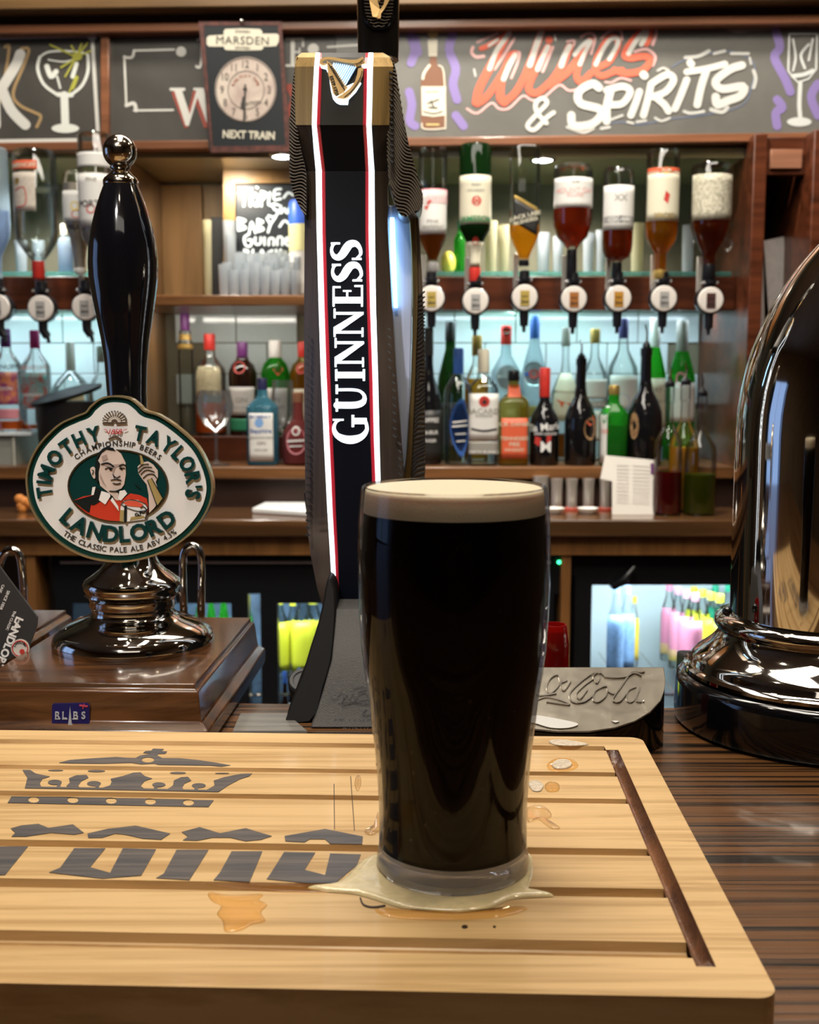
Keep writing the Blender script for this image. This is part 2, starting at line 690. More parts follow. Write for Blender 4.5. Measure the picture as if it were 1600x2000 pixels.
# panelling behind the alcove
pn = thing('alcove_panelling', 'honey brown oak panelling at the back of the left alcove', 'panelling', (-.45, 2.79, z_as))
MB().box(-.598, -.50, 2.775, 2.80, z_as, 1.76).build('panel', wood_panel, pn, bevel=.002)
MB().box(-.497, -.205, 2.78, 2.80, z_as, 1.76).build('panel', M('panel_olive', (.22, .14, .065), .5, var=.3, vscale=(20, 20, 2)), pn, bevel=.002)
MB().box(-.497, -.440, 2.768, 2.78, 1.585, 1.665).build('raised_field', wood_rail, pn, bevel=.002)

# bay ceiling under the sign
soff = MB().box(-1.5, .712, 2.47, 2.80, 1.765, 1.785).build('soffit', M('olive_soffit', (.30, .25, .12), .35, var=.2, vscale=(4, 4, 4), coat=.3))
tag(soff, 'olive painted soffit with recessed lights above the optics', 'soffit')
dl_em = M('downlight_glow', (1, 1, 1), .3, emit=(.93, .97, 1.0), es=16)
for px, py, lb in ((1060, 311, 'small round downlight above the wide whisky optic'), (552, 304, 'small round downlight above the framed chalkboard')):
    zc = 1.765
    p = WZ(px, py, zc)
    d = thing('downlight', lb, 'light', (p.x, p.y, zc - .006))
    MB().lathe(p.x, p.y, [(.026, zc - .003), (.028, zc - .001), (.028, zc)], 24).build('rim', chrome, d)
    MB().lathe(p.x, p.y, [(.014, zc - .005), (.020, zc - .0035), (.021, zc - .003)], 20).build('lens', dl_em, d)

# mahogany optic rails
for x0, x1, lb in ((-1.45, -.640, 'mahogany rail carrying the optics on the left'), (-.165, .712, 'mahogany rail carrying the row of seven optics')):
    za, zb = W(0, 606, 2.50).z, W(0, 540, 2.50).z
    o = MB().box(x0, x1, 2.50, 2.53, za, zb).build('optic_rail', wood_rail, bevel=.002)
    tag(o, lb, 'rail')

# glass shelves
gl_edge = G('shelf_glass', (.62, .88, .84), .02, extra=.02, frost=(.35, .75, .70), fk=.12)
zg = W(0, 530, 2.53).z
for x0, x1, lb in ((-1.45, -.64, 'green edged glass shelf above the left optics'), (-.165, .712, 'green edged glass shelf behind the inverted bottles')):
    o = MB().box(x0 + .001, x1 - .001, 2.535, 2.76, zg - .009, zg).build('glass_shelf', gl_edge, smooth=0)
    tag(o, lb, 'shelf')

# ---------------------------------------------------------------- right compartment
cp = thing('side_cabinet', 'mahogany cabinet bay with an inset panel and open pigeonhole at right', 'cabinet', (.81, 2.5, cz))
zt = W(0, 285, 2.40).z
zb2 = W(0, 335, 2.40).z
MB().box(.740, .822, 2.41, 2.43, zb2 - .005, zt + .02).build('top_rail', wood_rail, cp, bevel=.002)
MB().box(.748, .814, 2.402, 2.41, zb2 + .006, zt - .006).build('inset_panel', M('inset_wood', (.34, .15, .085), .4, var=.3, vscale=(3, 40, 40)), cp, bevel=.002)
MB().box(.740, .822, 2.78, 2.80, cz, zt).build('back_panel', wood_dark, cp)
zs = W(0, 640, 2.45).z
MB().box(.740, .822, 2.44, 2.78, zs - .02, zs).build('shelf_board', wood_rail, cp)
# menus standing in the pigeonhole
mn = M('menu_card', (.62, .58, .55), .5, var=.15, vscale=(40, 40, 40))
for i, (a, b, lb) in enumerate((((1462, 488, 1490, 470), (1500, 690, 1478, 600), 'front folded white menu leaning in the pigeonhole at right'),
                                ((1492, 470, 1532, 462), (1520, 700, 1490, 600), 'taller white menu behind the folded one in the pigeonhole'))):
    Y = 2.47 + i * .03
    bt = zs
    p = [W(a[0], a[1], Y), W(a[2], a[3], Y + .02)]
    q0 = W(a[0] + 12, 640, Y)
    q1 = W(a[2] + 4, 640, Y + .02)
    q0.z = q1.z = zs
    mb = MB()
    mb.prism([q0, q1, p[1], p[0]], (0, 0, 0), (0, .004, 0))
    o = mb.build('menu', mn, smooth=0)
    tag(o, lb, 'menu')

# ---------------------------------------------------------------- fascia with signs
YS = 2.45
zf0, zf1 = W(0, 288, YS).z, W(0, 40, YS).z
fr = M('sign_moulding', (.26, .105, .05), .3, var=.4, vscale=(2, 40, 40), coat=.3)
fascia = thing('sign_fascia', 'moulded mahogany fascia running above the bar and framing the chalk signs', 'fascia', (0, YS, zf0))
SL = -.0125                       # the mouldings climb slightly to the right


def strip(y0, y1, Ya, Yb, name, mat, xa=-300, xb=1900, par=fascia, bev=.003):
    P = [W(xa, y0 + SL * (xa - 800), Ya), W(xb, y0 + SL * (xb - 800), Ya), W(xb, y1 + SL * (xb - 800), Ya), W(xa, y1 + SL * (xa - 800), Ya)]
    mb = MB()
    mb.prism(P, (0, 0, 0), (0, Yb - Ya, 0))
    return mb.build(name, mat, par, bevel=bev)


strip(268, 286, YS - .012, YS + .02, 'bottom_moulding', fr)
strip(38, 56, YS - .030, YS + .02, 'top_moulding', fr)
strip(8, 40, YS - .004, YS + .02, 'cornice_cove', wood_dark)
strip(-14, 9, YS - .07, YS + .02, 'cornice_lip', M('cornice_gold', (.15, .085, .035), .3, var=.3, vscale=(2, 40, 40)))
strip(-260, -14, YS - .04, YS + .02, 'upper_fascia', wood_brown)
d_ = [W(196, 62, YS - .014), W(213, 62, YS - .014), W(213, 285, YS - .014), W(196, 285, YS - .014)]
mb = MB()
mb.prism(d_, (0, 0, 0), (0, .03, 0))
mb.build('divider', fr, fascia, bevel=.002)
chalk = M('chalkboard', (.075, .070, .062), .38, var=.2, vscale=(5, 5, 5), rvar=.08)
chalk2 = M('chalkboard_pale', (.155, .150, .135), .30, var=.2, vscale=(5, 5, 5), rvar=.06)


def board(name, label, x0, x1, mat):
    P = [W(x0, 50 + SL * (x0 - 800), YS), W(x1, 50 + SL * (x1 - 800), YS), W(x1, 272 + SL * (x1 - 800), YS), W(x0, 272 + SL * (x0 - 800), YS)]
    t = thing('chalk_sign', label, 'sign', W((x0 + x1) / 2, 272, YS))
    mb = MB()
    mb.prism(P, (0, 0, 0), (0, .012, 0))
    mb.build('board', mat, t)
    return t


s1 = board('chalk_sign', 'black sign at top left with a cocktail glass and a white letter K', -280, 196, chalk)
s2 = board('chalk_sign', 'grey sign board with a white scroll frame behind the station clock plaque', 214, 655, chalk)
s3 = board('chalk_sign', 'long chalk sign lettered Wines and Spirits in red and white', 656, 1880, chalk2)
P0 = PX(YS, .0002, .0005)
P1 = PX(YS, .0009, .0005)
P2 = PX(YS, .0016, .0005)
cw = M('paint_white', (.62, .61, .56), .6)
cg = M('paint_grey', (.42, .43, .44), .6)
cb = M('paint_tan', (.36, .24, .11), .6)
co = M('paint_olive', (.42, .42, .06), .6)
cr = M('paint_red', (.70, .13, .07), .6)
cpk = M('paint_pink', (.72, .42, .40), .6)
cpu = M('paint_purple', (.24, .18, .42), .6)
cbr = M('paint_brown', (.20, .09, .05), .6)
ck = M('paint_black', (.02, .02, .02), .6)

# sign 1: border, K, cocktail glass
a = Art(P0)
a.line([(-250, 80), (180, 70)], 6).line([(180, 70), (192, 268)], 7).line([(-250, 280), (150, 274)], 8).disc(180, 71, 9)
a.build('white_border', cw, s1)
a = Art(P0)
a.line([(10, 92), (18, 92), (8, 160), (-14, 250)], 6).line([(42, 95), (56, 96), (50, 120), (26, 180), (38, 205), (68, 220), (80, 228), (72, 248)], 6)
a.build('tan_letter_shadow', cb, s1)
Art(P1).line([(-14, 100), (-8, 245)], 20).line([(40, 106), (30, 130), (2, 175)], 20).line([(4, 175), (22, 215), (50, 244)], 20).build('letter_k', cw, s1)
a = Art(P1)
a.line([(78, 112), (74, 135), (86, 165), (112, 185)], 6).line([(172, 108), (172, 140), (160, 168), (138, 186)], 6)
a.line([(78, 112), (95, 102), (130, 100), (165, 104), (172, 110)], 4).line([(95, 117), (125, 121), (150, 115)], 3)
a.line([(126, 186), (128, 246)], 15).line([(114, 185), (140, 186)], 9).disc(128, 251, 27, 9).line([(92, 130), (100, 150), (110, 140)], 10).line([(150, 125), (142, 150)], 8).line([(112, 150), (118, 172)], 4)
a.build('cocktail_glass', M('paint_glass_white', (.70, .72, .66), .6), s1)
a = Art(P2)
for q in ([(150, 112), (172, 84)], [(150, 112), (98, 88)], [(150, 112), (160, 86)], [(150, 112), (128, 150)], [(152, 112), (140, 90)], [(154, 110), (178, 100)], [(150, 114), (120, 132)], [(146, 160), (136, 180)]):
    a.line(q, 3.5)
a.disc(151, 111, 10, 8).line([(150, 152), (142, 172)], 8)
a.build('lime_garnish', co, s1)

# sign 2: scroll frame, letters
a = Art(P0)
a.line([(262, 99), (340, 97)], 4).line([(262, 99), (258, 112), (243, 112)], 5).line([(243, 110), (247, 206)], 4).line([(247, 206), (262, 202), (266, 216)], 7).line([(262, 216), (338, 215)], 4).disc(354, 101, 10)
a.line([(640, 92), (706, 88)], 4).line([(706, 94), (712, 104)], 5).line([(386, 78), (394, 80), (392, 128), (384, 130)], 5)
a.disc(612, 96, 11)
tag(a.build('scroll_frame', cw, s2), kind='stuff')
a = Art(P0)
a.line([(340, 182), (364, 246)], 9).line([(380, 182), (362, 246)], 6).line([(380, 182), (402, 246)], 9).line([(565, 170), (575, 195), (560, 225)], 14)
tag(a.build('letter_shadow', M('paint_rust', (.30, .06, .04), .6), s2), kind='stuff')
a = Art(P1)
a.poly([(332, 172), (362, 172), (362, 177), (356, 178), (371, 224), (384, 177), (378, 176), (378, 172), (398, 172), (412, 235), (406, 245), (386, 190), (369, 246), (363, 246), (341, 178), (332, 177)])
a.rect(568, 78, 576, 128).rect(558, 74, 594, 79).rect(558, 126, 592, 131).rect(590, 76, 594, 92).rect(576, 100, 586, 104).rect(584, 94, 587, 110)
tag(a.build('letters', cw, s2), kind='stuff')

# sign 3: bottle, Wines & SPIRITS, glass
def Z3(pts):
    return [(780 + x / 1.951, y / 1.951) for x, y in pts]


a = Art(P0)
for q in ([(45, 140), (60, 190), (45, 240)], [(205, 130), (190, 190), (215, 260), (205, 320), (220, 380)], [(38, 350), (48, 400), (40, 460), (60, 480)], [(215, 440), (245, 480)],
          [(1435, 120), (1450, 180), (1430, 220), (1470, 300), (1490, 350)], [(1440, 380), (1460, 410), (1435, 430), (1440, 480)], [(1595, 320), (1570, 370), (1595, 440)], [(60, 150), (70, 200)]):
    a.line(Z3(q), 17)
tag(a.build('purple_scribble', cpu, s3), kind='stuff')
a = Art(P0)
a.poly(Z3([(118, 215), (142, 215), (145, 250), (168, 275), (178, 310), (180, 470), (170, 495), (95, 495), (82, 470), (82, 310), (92, 275), (114, 250)]))
a.build('painted_bottle', cbr, s3)
a = Art(P1)
a.poly(Z3([(108, 150), (146, 150), (144, 215), (112, 215)])).poly(Z3([(84, 330), (178, 330), (174, 440), (130, 446), (86, 440)]))
a.line(Z3([(115, 250), (95, 278), (90, 300)]), 5).line(Z3([(150, 250), (170, 280), (176, 470), (165, 490), (95, 492), (86, 470)]), 2.5)
a.build('bottle_label', M('paint_cream', (.68, .64, .52), .6), s3)
Art(P1).disc(*Z3([(128, 128)])[0], 10, 10).line(Z3([(100, 352), (150, 350)]), 3).line(Z3([(105, 475), (150, 475)]), 3).build('bottle_foil', M('paint_yellow', (.68, .55, .22), .6), s3)
a = Art(P2)
a.line(Z3([(108, 395), (150, 380)]), 2.5).line(Z3([(112, 410), (145, 412)]), 2.5).line(Z3([(92, 425), (130, 434), (165, 425)]), 2).line(Z3([(120, 385), (130, 405)]), 2.5)
a.build('bottle_lettering', ck, s3)

def ZW(pts):
    return [(900 + x / 4, 30 + y / 4) for x, y in pts]


a = Art(P0)
for q, wd in (([(130, 210), (290, 140)], 18), ([(95, 250), (85, 290), (120, 325), (180, 320)], 25), ([(420, 180), (340, 310), (265, 420)], 22), ([(400, 300), (460, 290), (440, 380), (395, 490)], 20),
              ([(50, 730), (130, 765), (240, 685), (300, 730), (380, 725), (485, 630), (560, 665), (650, 640), (770, 545), (850, 590), (980, 560)], 18), ([(720, 250), (640, 440)], 22), ([(830, 205), (890, 200), (870, 260)], 15),
              ([(940, 170), (1000, 140), (1050, 170), (1020, 300)], 20), ([(1100, 180), (1170, 120), (1250, 120), (1260, 190)], 20), ([(1400, 90), (1470, 65), (1530, 120), (1500, 230)], 24), ([(1360, 285), (1450, 265), (1520, 320), (1500, 390)], 22), ([(1130, 520), (1180, 525), (1250, 490), (1330, 510)], 16)):
    a.line(ZW(q), wd / 4)
tag(a.build('pink_outline', cpk, s3), kind='stuff')
a = Art(P1)
for q, wd in (([(160, 260), (220, 235), (380, 130)], 40), ([(370, 135), (270, 330), (150, 560), (120, 680)], 66), ([(130, 690), (200, 640), (300, 500), (420, 300)], 56), ([(400, 310), (320, 500), (310, 640), (340, 680)], 66),
              ([(340, 680), (430, 600), (520, 430), (630, 130)], 58), ([(680, 250), (600, 400), (535, 540), (545, 600), (610, 600), (700, 520)], 56), ([(688, 190), (694, 192)], 56), ([(690, 540), (770, 430), (850, 250)], 62), ([(690, 550), (830, 450), (930, 320), (1010, 200)], 56),
              ([(1010, 200), (930, 370), (905, 470), (940, 520), (1020, 450)], 52), ([(1050, 410), (1150, 370), (1225, 250), (1215, 180), (1150, 190), (1070, 320), (1055, 430), (1100, 475), (1200, 440), (1260, 430)], 50),
              ([(1450, 220), (1480, 140), (1440, 115), (1350, 190), (1280, 300), (1320, 335), (1440, 320), (1480, 360), (1420, 430), (1300, 455), (1200, 430)], 54)):
    a.line(ZW(q), wd / 4)
a.build('script_wines', cr, s3)
a = Art(P2)
for q, wd in (([(380, 140), (280, 280), (225, 420)], 38), ([(220, 240), (290, 190)], 22), ([(425, 310), (380, 390), (335, 500)], 42), ([(630, 130), (590, 240), (540, 390)], 46), ([(680, 250), (640, 330), (600, 425)], 40), ([(850, 245), (810, 320), (785, 395)], 44),
              ([(890, 310), (960, 230), (1015, 200), (970, 290), (930, 385)], 34), ([(1055, 385), (1110, 270), (1170, 190), (1225, 185), (1220, 240), (1160, 345)], 34), ([(1310, 300), (1370, 200), (1450, 115), (1440, 170), (1410, 230)], 38), ([(735, 160), (740, 195)], 16)):
    a.line(ZW(q), wd / 4)
tag(a.build('script_highlight', cw, s3), kind='stuff')
spir = [([(760, 335), (735, 320), (685, 350), (690, 395), (770, 420), (740, 470), (665, 480), (655, 440)], 16), ([(805, 345), (790, 410), (790, 462)], 16), ([(790, 345), (850, 330), (880, 350), (850, 395), (805, 400)], 14),
        ([(915, 350), (900, 395), (882, 440)], 14), ([(930, 285), (934, 290)], 16), ([(960, 320), (945, 385), (930, 440)], 14), ([(960, 320), (1020, 285), (1045, 305), (1015, 350), (965, 370)], 14), ([(975, 370), (1010, 400), (1025, 425)], 14),
        ([(1095, 305), (1070, 370), (1050, 415)], 14), ([(1108, 240), (1112, 245)], 15), ([(1095, 275), (1175, 262), (1240, 245)], 13), ([(1170, 270), (1150, 330), (1135, 400)], 15), ([(1305, 250), (1260, 265), (1205, 310), (1230, 340), (1310, 330), (1300, 365), (1250, 385), (1212, 400), (1205, 370)], 16)]
a = Art(P2)
for q, wd in spir:
    a.line(Z3(q), wd)
a.line(Z3([(588, 430), (560, 450), (515, 495), (488, 480), (520, 440), (562, 395), (545, 375), (520, 395), (525, 430), (560, 470)]), 9)
a.build('lettering_spirits', cw, s3)
a = Art(P1)
for q, wd in (([(640, 485), (700, 505), (740, 490)], 6), ([(770, 490), (800, 485)], 6), ([(810, 455), (850, 440)], 5), ([(870, 465), (890, 470)], 5), ([(905, 465), (940, 460)], 5), ([(975, 450), (1000, 462), (1030, 450)], 5), ([(1085, 425), (1110, 432), (1160, 425)], 6), ([(1188, 418), (1230, 428), (1250, 410)], 8), ([(1090, 220), (1140, 215), (1180, 195)], 7), ([(1200, 205), (1240, 195)], 6), ([(1265, 205), (1330, 205)], 6), ([(1350, 270), (1358, 300), (1350, 335)], 7), ([(985, 270), (1005, 260), (1025, 268)], 5), ([(285, 265), (290, 290)], 4), ([(1335, 220), (1340, 245)], 4)):
    a.line(Z3(q), wd)
tag(a.build('chalk_dashes', M('paint_soft_white', (.50, .50, .47), .6), s3), kind='stuff')
Art(P0).line(Z3([(800, 470), (850, 465), (920, 475), (1020, 455), (1150, 440), (1300, 405), (1340, 340), (1350, 240), (1250, 195), (1100, 225), (1040, 255)]), 2.5).build('blue_outline', M('paint_slate', (.13, .16, .24), .6), s3)
a = Art(P1)
a.line(Z3([(1486, 130), (1482, 270), (1500, 295), (1520, 315), (1560, 300), (1588, 265), (1592, 130), (1486, 130)]), 3.5, n=1)
a.line(Z3([(1528, 315), (1524, 400), (1528, 450)]), 8).disc(*Z3([(1524, 465)])[0], 24, 9).line(Z3([(1500, 150), (1510, 220), (1500, 270)]), 4).line(Z3([(1560, 170), (1530, 210), (1545, 260)]), 5).line(Z3([(1500, 290), (1540, 285), (1575, 270)]), 8).line(Z3([(1575, 150), (1560, 230)]), 4)
a.build('painted_champagne_glass', M('paint_soft_white2', (.62, .64, .62), .6), s3)
a = Art(P0)
a.poly(Z3([(1150, 95), (1200, 80), (1300, 78), (1430, 90), (1420, 112), (1350, 118), (1290, 128), (1240, 112), (1190, 110)]), sm=3)
a.poly(Z3([(330, 84), (500, 92), (700, 84), (900, 88), (780, 100), (700, 112), (620, 118), (540, 110), (430, 100)]), sm=3)
a.build('pale_patch', M('paint_pale', (.34, .31, .26), .7), s3)  # pale patches along the top of the sign

# ---------------------------------------------------------------- station clock plaque
YP = 2.40
pq = thing('clock_plaque', 'rusty edged black metal plaque with a printed station clock', 'plaque', W(478, 290, YP))
slab([(390, 42), (550, 42), (568, 292), (566, 297), (412, 297), (408, 290)], YP, YP + .003).build('plate', M('enamel_black', (.014, .017, .02), .5, spec=.3), pq)
Art(PX(YP, .0002, .0006)).poly([(388, 42), (550, 42), (568, 296), (412, 298)], [(398, 50), (416, 286), (558, 284), (543, 50)]).build('rust_edge', M('rust', (.11, .03, .02), .6, var=.7, vscale=(60, 60, 60)), pq)
Q = PX(YP, .0003, .0006)
Q2 = PX(YP, .0012, .0006)
Q3 = PX(YP, .0020, .0006)
cream = M('print_cream', (.62, .58, .46), .5)
face = M('clock_face', (.58, .50, .42), .5, col2=(.40, .30, .26), vscale=(14, 14, 14))
ink = M('print_ink', (.03, .028, .025), .5)
Art(Q).poly([(408, 70), (438, 68), (440, 57), (508, 57), (512, 66), (540, 66), (545, 73), (540, 90), (514, 91), (510, 98), (442, 98), (438, 91), (408, 91), (404, 80)], sm=2).build('name_panel', cream, pq)
Art(Q2).text('MARSDEN', 474, 79, 22, 1, space=1.08).text('STATION', 474, 62, 7, 1).text('STATION', 474, 94, 7, 1).build('name_lettering', ink, pq)
Art(Q).disc(480, 175, 60, 64, 40).build('clock_face', face, pq)
a = Art(Q2)
a.disc(480, 175, 59, 63, 48, .965).disc(481, 176, 36, 38, 40, .96)
for i, t in enumerate(('12', '1', '2', '3', '4', '5', '6', '7', '8', '9', '10', '11')):
    g = radians(30 * i)
    a.text(t, 480 + 46 * sin(g), 175 - 50 * cos(g), 21, 0, bold=.01, sx=.8)
a.text('STATION', 490, 202, 10, -8, bold=.02)
a.build('clock_numerals', M('print_grey', (.16, .13, .11), .5), pq)
a = Art(Q3)
a.poly([(478, 165), (481, 165), (479, 238), (475, 238)]).poly([(474, 190), (480, 186), (478, 215), (470, 212)]).disc(479, 175, 4)
a.build('clock_hands', ink, pq)
Art(Q2).arc('RAILWAY TIME', 480, 175, 26, 27, -75, 75, 9).build('clock_script', M('print_rust', (.35, .12, .08), .5), pq)
Art(Q).text('NEXT TRAIN', 486, 263, 21, 2, bold=.03, sx=.85).build('plaque_lettering', cream, pq)
MB().ball(W(472, 41, YP - .003), .005).build('screw', chrome, pq)

# invented unseen window on the left wall, glowing blue for the chrome to reflect
wn = MB().box(-2.999, -2.985, .15, 1.35, .95, 2.15).build('added_glow_pane', M('blue_pane_glow', (.2, .3, .6), .4, emit=(.30, .50, 1.0), es=.35), smooth=0)
st(wn)
fm = MB()
for q in ((.10, .15, .90, 2.20), (1.35, 1.40, .90, 2.20), (.73, .77, .90, 2.20)):
    fm.box(-2.999, -2.96, q[0], q[1], q[2], q[3])
for q in ((.90, .95), (2.15, 2.20)):
    fm.box(-2.999, -2.96, .10, 1.40, q[0], q[1])
st(fm.build('added_pane_frame', wood_brown))  # frame of the invented window
# ================================================================ BOTTLES
g_clear = G('bottle_clear', (.93, .96, .95), extra=.03)
g_white = G('bottle_frosted', (.8, .88, .92), rough=.15, frost=(.62, .74, .80), fk=.38)
g_green = G('bottle_green', (.16, .62, .12), frost=(.05, .50, .05), fk=.3)
g_dkgreen = G('bottle_dark_green', (.10, .20, .07), frost=(.02, .09, .02), fk=.3)
g_blue = G('bottle_blue', (.30, .62, .76), frost=(.15, .45, .60), fk=.32)
g_black = M('bottle_black', (.006, .006, .007), .07, coat=.3)
g_brown = M('bottle_dark_brown', (.018, .007, .004), .08, coat=.4)
g_pink = G('bottle_pink', (.65, .30, .28), frost=(.45, .12, .12), fk=.45)
g_olive = G('bottle_amber_clear', (.80, .70, .35), frost=(.5, .35, .05), fk=.12)
l_amber = G('amber_spirit', (.92, .52, .10), extra=.02, frost=(.85, .36, .03), fk=.35)
l_dark = G('dark_rum', (.60, .16, .05), extra=.02, frost=(.38, .07, .015), fk=.4)
l_gold = G('golden_spirit', (.95, .62, .12), frost=(.85, .45, .04), fk=.35)
l_brown = G('brown_spirit', (.65, .28, .07), frost=(.40, .14, .02), fk=.4)
l_black = M('coffee_liqueur', (.008, .005, .004), .1)
l_orange = M('orange_aperitif', (.72, .13, .02), .2, sss=.2)
l_clear = G('clear_spirit', (.94, .96, .96), ior=1.2)
l_milk = M('cream_liqueur', (.62, .54, .46), .3)
l_blue = G('pale_blue_spirit', (.55, .66, .85), frost=(.45, .58, .85), fk=.4)
lb_cream = M('label_cream', (.66, .62, .48), .55)
lb_white = M('label_white', (.70, .69, .66), .55)
lb_black = M('label_black', (.018, .017, .016), .45)
lb_grey = M('label_grey', (.18, .19, .19), .5)
lb_orange = M('label_orange', (.70, .12, .05), .5)
lb_red = M('label_red', (.55, .03, .02), .45)
lb_blue = M('label_blue', (.03, .10, .35), .45)
lb_pink = M('label_pink', (.62, .22, .26), .5)
lb_green = M('label_green', (.03, .24, .12), .5)
lb_purple = M('label_purple', (.14, .03, .16), .4)
lb_gold = M('label_gold', (.50, .34, .10), .35, .6)
lb_multi = M('label_fruit', (.75, .25, .10), .5, col2=(.30, .04, .20), vscale=(60, 60, 60))
lb_teal = M('label_teal', (.15, .45, .45), .5, col2=(.5, .06, .04), vscale=(50, 50, 50))
lb_tan = M('label_tan', (.42, .26, .12), .5, col2=(.14, .06, .03), vscale=(90, 90, 90))
ic_red = M('ink_red', (.5, .04, .03), .5)
ic_yel = M('ink_yellow', (.75, .55, .05), .5)
ic_blk = M('ink_black', (.02, .02, .02), .5)
ic_wht = M('ink_white', (.80, .80, .78), .5)
ic_gry = M('ink_grey', (.30, .29, .26), .5)
ic_grn = M('ink_green', (.03, .22, .08), .5)

STD = [(.90, 0), (1, .02), (1, .60), (.93, .66), (.60, .73), (.36, .78), (.32, .84), (.31, .93), (.36, .935), (.36, 1)]
SQ = [(.94, 0), (1, .02), (1, .66), (.85, .70), (.45, .76), (.33, .79), (.32, .92), (.36, .93), (.36, 1)]
WINE = [(.92, 0), (1, .02), (1, .52), (.93, .60), (.62, .72), (.40, .80), (.36, .90), (.38, .91), (.38, 1)]
ROUND = [(.80, 0), (.95, .03), (1, .2), (.99, .36), (.90, .46), (.62, .56), (.36, .62), (.30, .72), (.30, .9), (.36, .91), (.36, 1)]
TALL = [(.9, 0), (1, .01), (1, .72), (.95, .76), (.80, .79), (.75, .86), (.82, .88), (.82, .9), (.7, .92), (.66, 1)]
IRISH = [(.92, 0), (1, .02), (1, .42), (.97, .46), (.72, .56), (.42, .64), (.32, .74), (.30, .93), (.34, .935), (.34, 1)]
TANQ = [(.90, 0), (.95, .02), (1, .58), (1, .62), (.97, .68), (.80, .755), (.50, .80), (.42, .82), (.40, .86), (.44, .865), (.44, 1)]
SHORT = [(.9, 0), (1, .03), (1, .45), (.93, .52), (.65, .60), (.32, .67), (.24, .75), (.24, .97), (.24, 1)]


def prof_r(prof, h):
    for (r0, h0), (r1, h1) in zip(prof, prof[1:]):
        if h0 <= h <= h1 and h1 > h0:
            return r0 + (r1 - r0) * (h - h0) / (h1 - h0)
    return prof[-1][0]


def bottle(name, label, cx, ytop, hw, Y, zb, prof, glass, liquid=None, cap=None, labels=(), texts=(), art=None, sq=None, fy=1.0, group=None, flip=False, ybot=None, cat='bottle'):
    """labels: (h0, h1, material, half angle[, turn]); texts: (string, h, size px, material[, turn])
       flip: the bottle hangs neck down between ytop and ybot"""
    p = W(cx, ytop, Y)
    X = p.x
    zt = p.z
    if flip:
        zb = W(cx, ybot, Y).z
    H = zt - zb
    R = hw * MPP((ytop + (ybot or ytop + 200)) / 2, Y)
    t = thing(name, label, cat, (X, Y, zb), group)
    Zf = (lambda h: zt - h * H) if flip else (lambda h: zb + h * H)
    pr = [(r * R, Zf(h)) for r, h in prof]
    capn = cap[1] if cap else 1.0
    body = [(r, z) for (r, z), (_, h) in zip(pr, prof) if h <= capn + 1e-6]
    if cap and prof[-1][1] > capn:
        body.append((prof_r(prof, capn) * R, Zf(capn)))
    MB().lathe(X, Y, body, 28, sq, fy).build('glass_body', glass, t)
    if liquid:
        lm, l0, l1 = liquid
        hs = [l0] + [h for _, h in prof if l0 < h < l1] + [l1]
        lp = [(prof_r(prof, h) * R * .955, Zf(h)) for h in hs]
        MB().lathe(X, Y, lp, 24, sq, fy).build('liquid', lm, t)
    if cap:
        cm, c0, cr_ = cap
        MB().lathe(X, Y, [(cr_ * R * .96, Zf(c0)), (cr_ * R, Zf(c0 + .01)), (cr_ * R, Zf(.985)), (cr_ * R * .85, Zf(1.0))], 20).build('cap', cm, t)

    def wrap(x, z, h, k=1.0):          # x metres from the axis line, z world
        hh = (zt - z) / H if flip else (z - zb) / H
        r = prof_r(prof, min(max(hh, 0), 1)) * R
        a = x / max(r, 1e-4)
        rr = r + .0006 + h * .0003
        c, d = sin(a), -cos(a)
        if sq:
            q = (abs(c) ** sq + abs(d) ** sq) ** (-1.0 / sq)
            c *= q
            d *= q
        return Vector((X + rr * c, Y + rr * d * fy, z))
    for L in labels:
        h0, h1, lm, ha = L[:4]
        tn = L[4] if len(L) > 4 else 0
        ss = L[5] if len(L) > 5 else 0        # slanted label
        mb = MB()
        nx, nz = 16, 6
        vs = []
        for j in range(nz + 1):
            for i in range(nx + 1):
                q = -1 + 2 * i / nx
                h = h0 + (h1 - h0) * j / nz + ss * q
                r = prof_r(prof, h) * R
                vs.append(wrap(radians(tn + q * ha) * r, Zf(h), 0))
        mb.add(vs, [(j * (nx + 1) + i, j * (nx + 1) + i + 1, (j + 1) * (nx + 1) + i + 1, (j + 1) * (nx + 1) + i) for j in range(nz) for i in range(nx)])
        ob = mb.build('label', lm, t)
        so = ob.modifiers.new('solid', 'SOLIDIFY')
        so.thickness = .0003
        so.offset = 0
    mp = MPP(ytop, Y)
    for T in texts:
        s_, h, size, tm = T[:4]
        tn = T[4] if len(T) > 4 else 0
        rot = T[5] if len(T) > 5 else 0
        z = Zf(h)
        vs, fs = text2d(s_, size * mp * 1.35, bold=.012)
        r = prof_r(prof, h) * R
        c, d = cos(radians(rot)), sin(radians(rot))
        mb = MB()
        mb.add([wrap((v.x * c - v.y * d) + radians(tn) * r, z + v.x * d + v.y * c, v.z + 1.6) for v in vs], fs)
        mb.build('label_text', tm, t, smooth=0)
    if art:
        for (mm, fn) in art:
            A = Art(lambda x, y, h: wrap((x - cx) * mp, W(cx, y, Y - R).z, h + 1.2))
            fn(A)
            A.build('label_emblem', mm, t)
    t['_r'] = R
    return t


S = 'standing spirit bottles on the dark shelf'
FY, BY = 2.53, 2.66
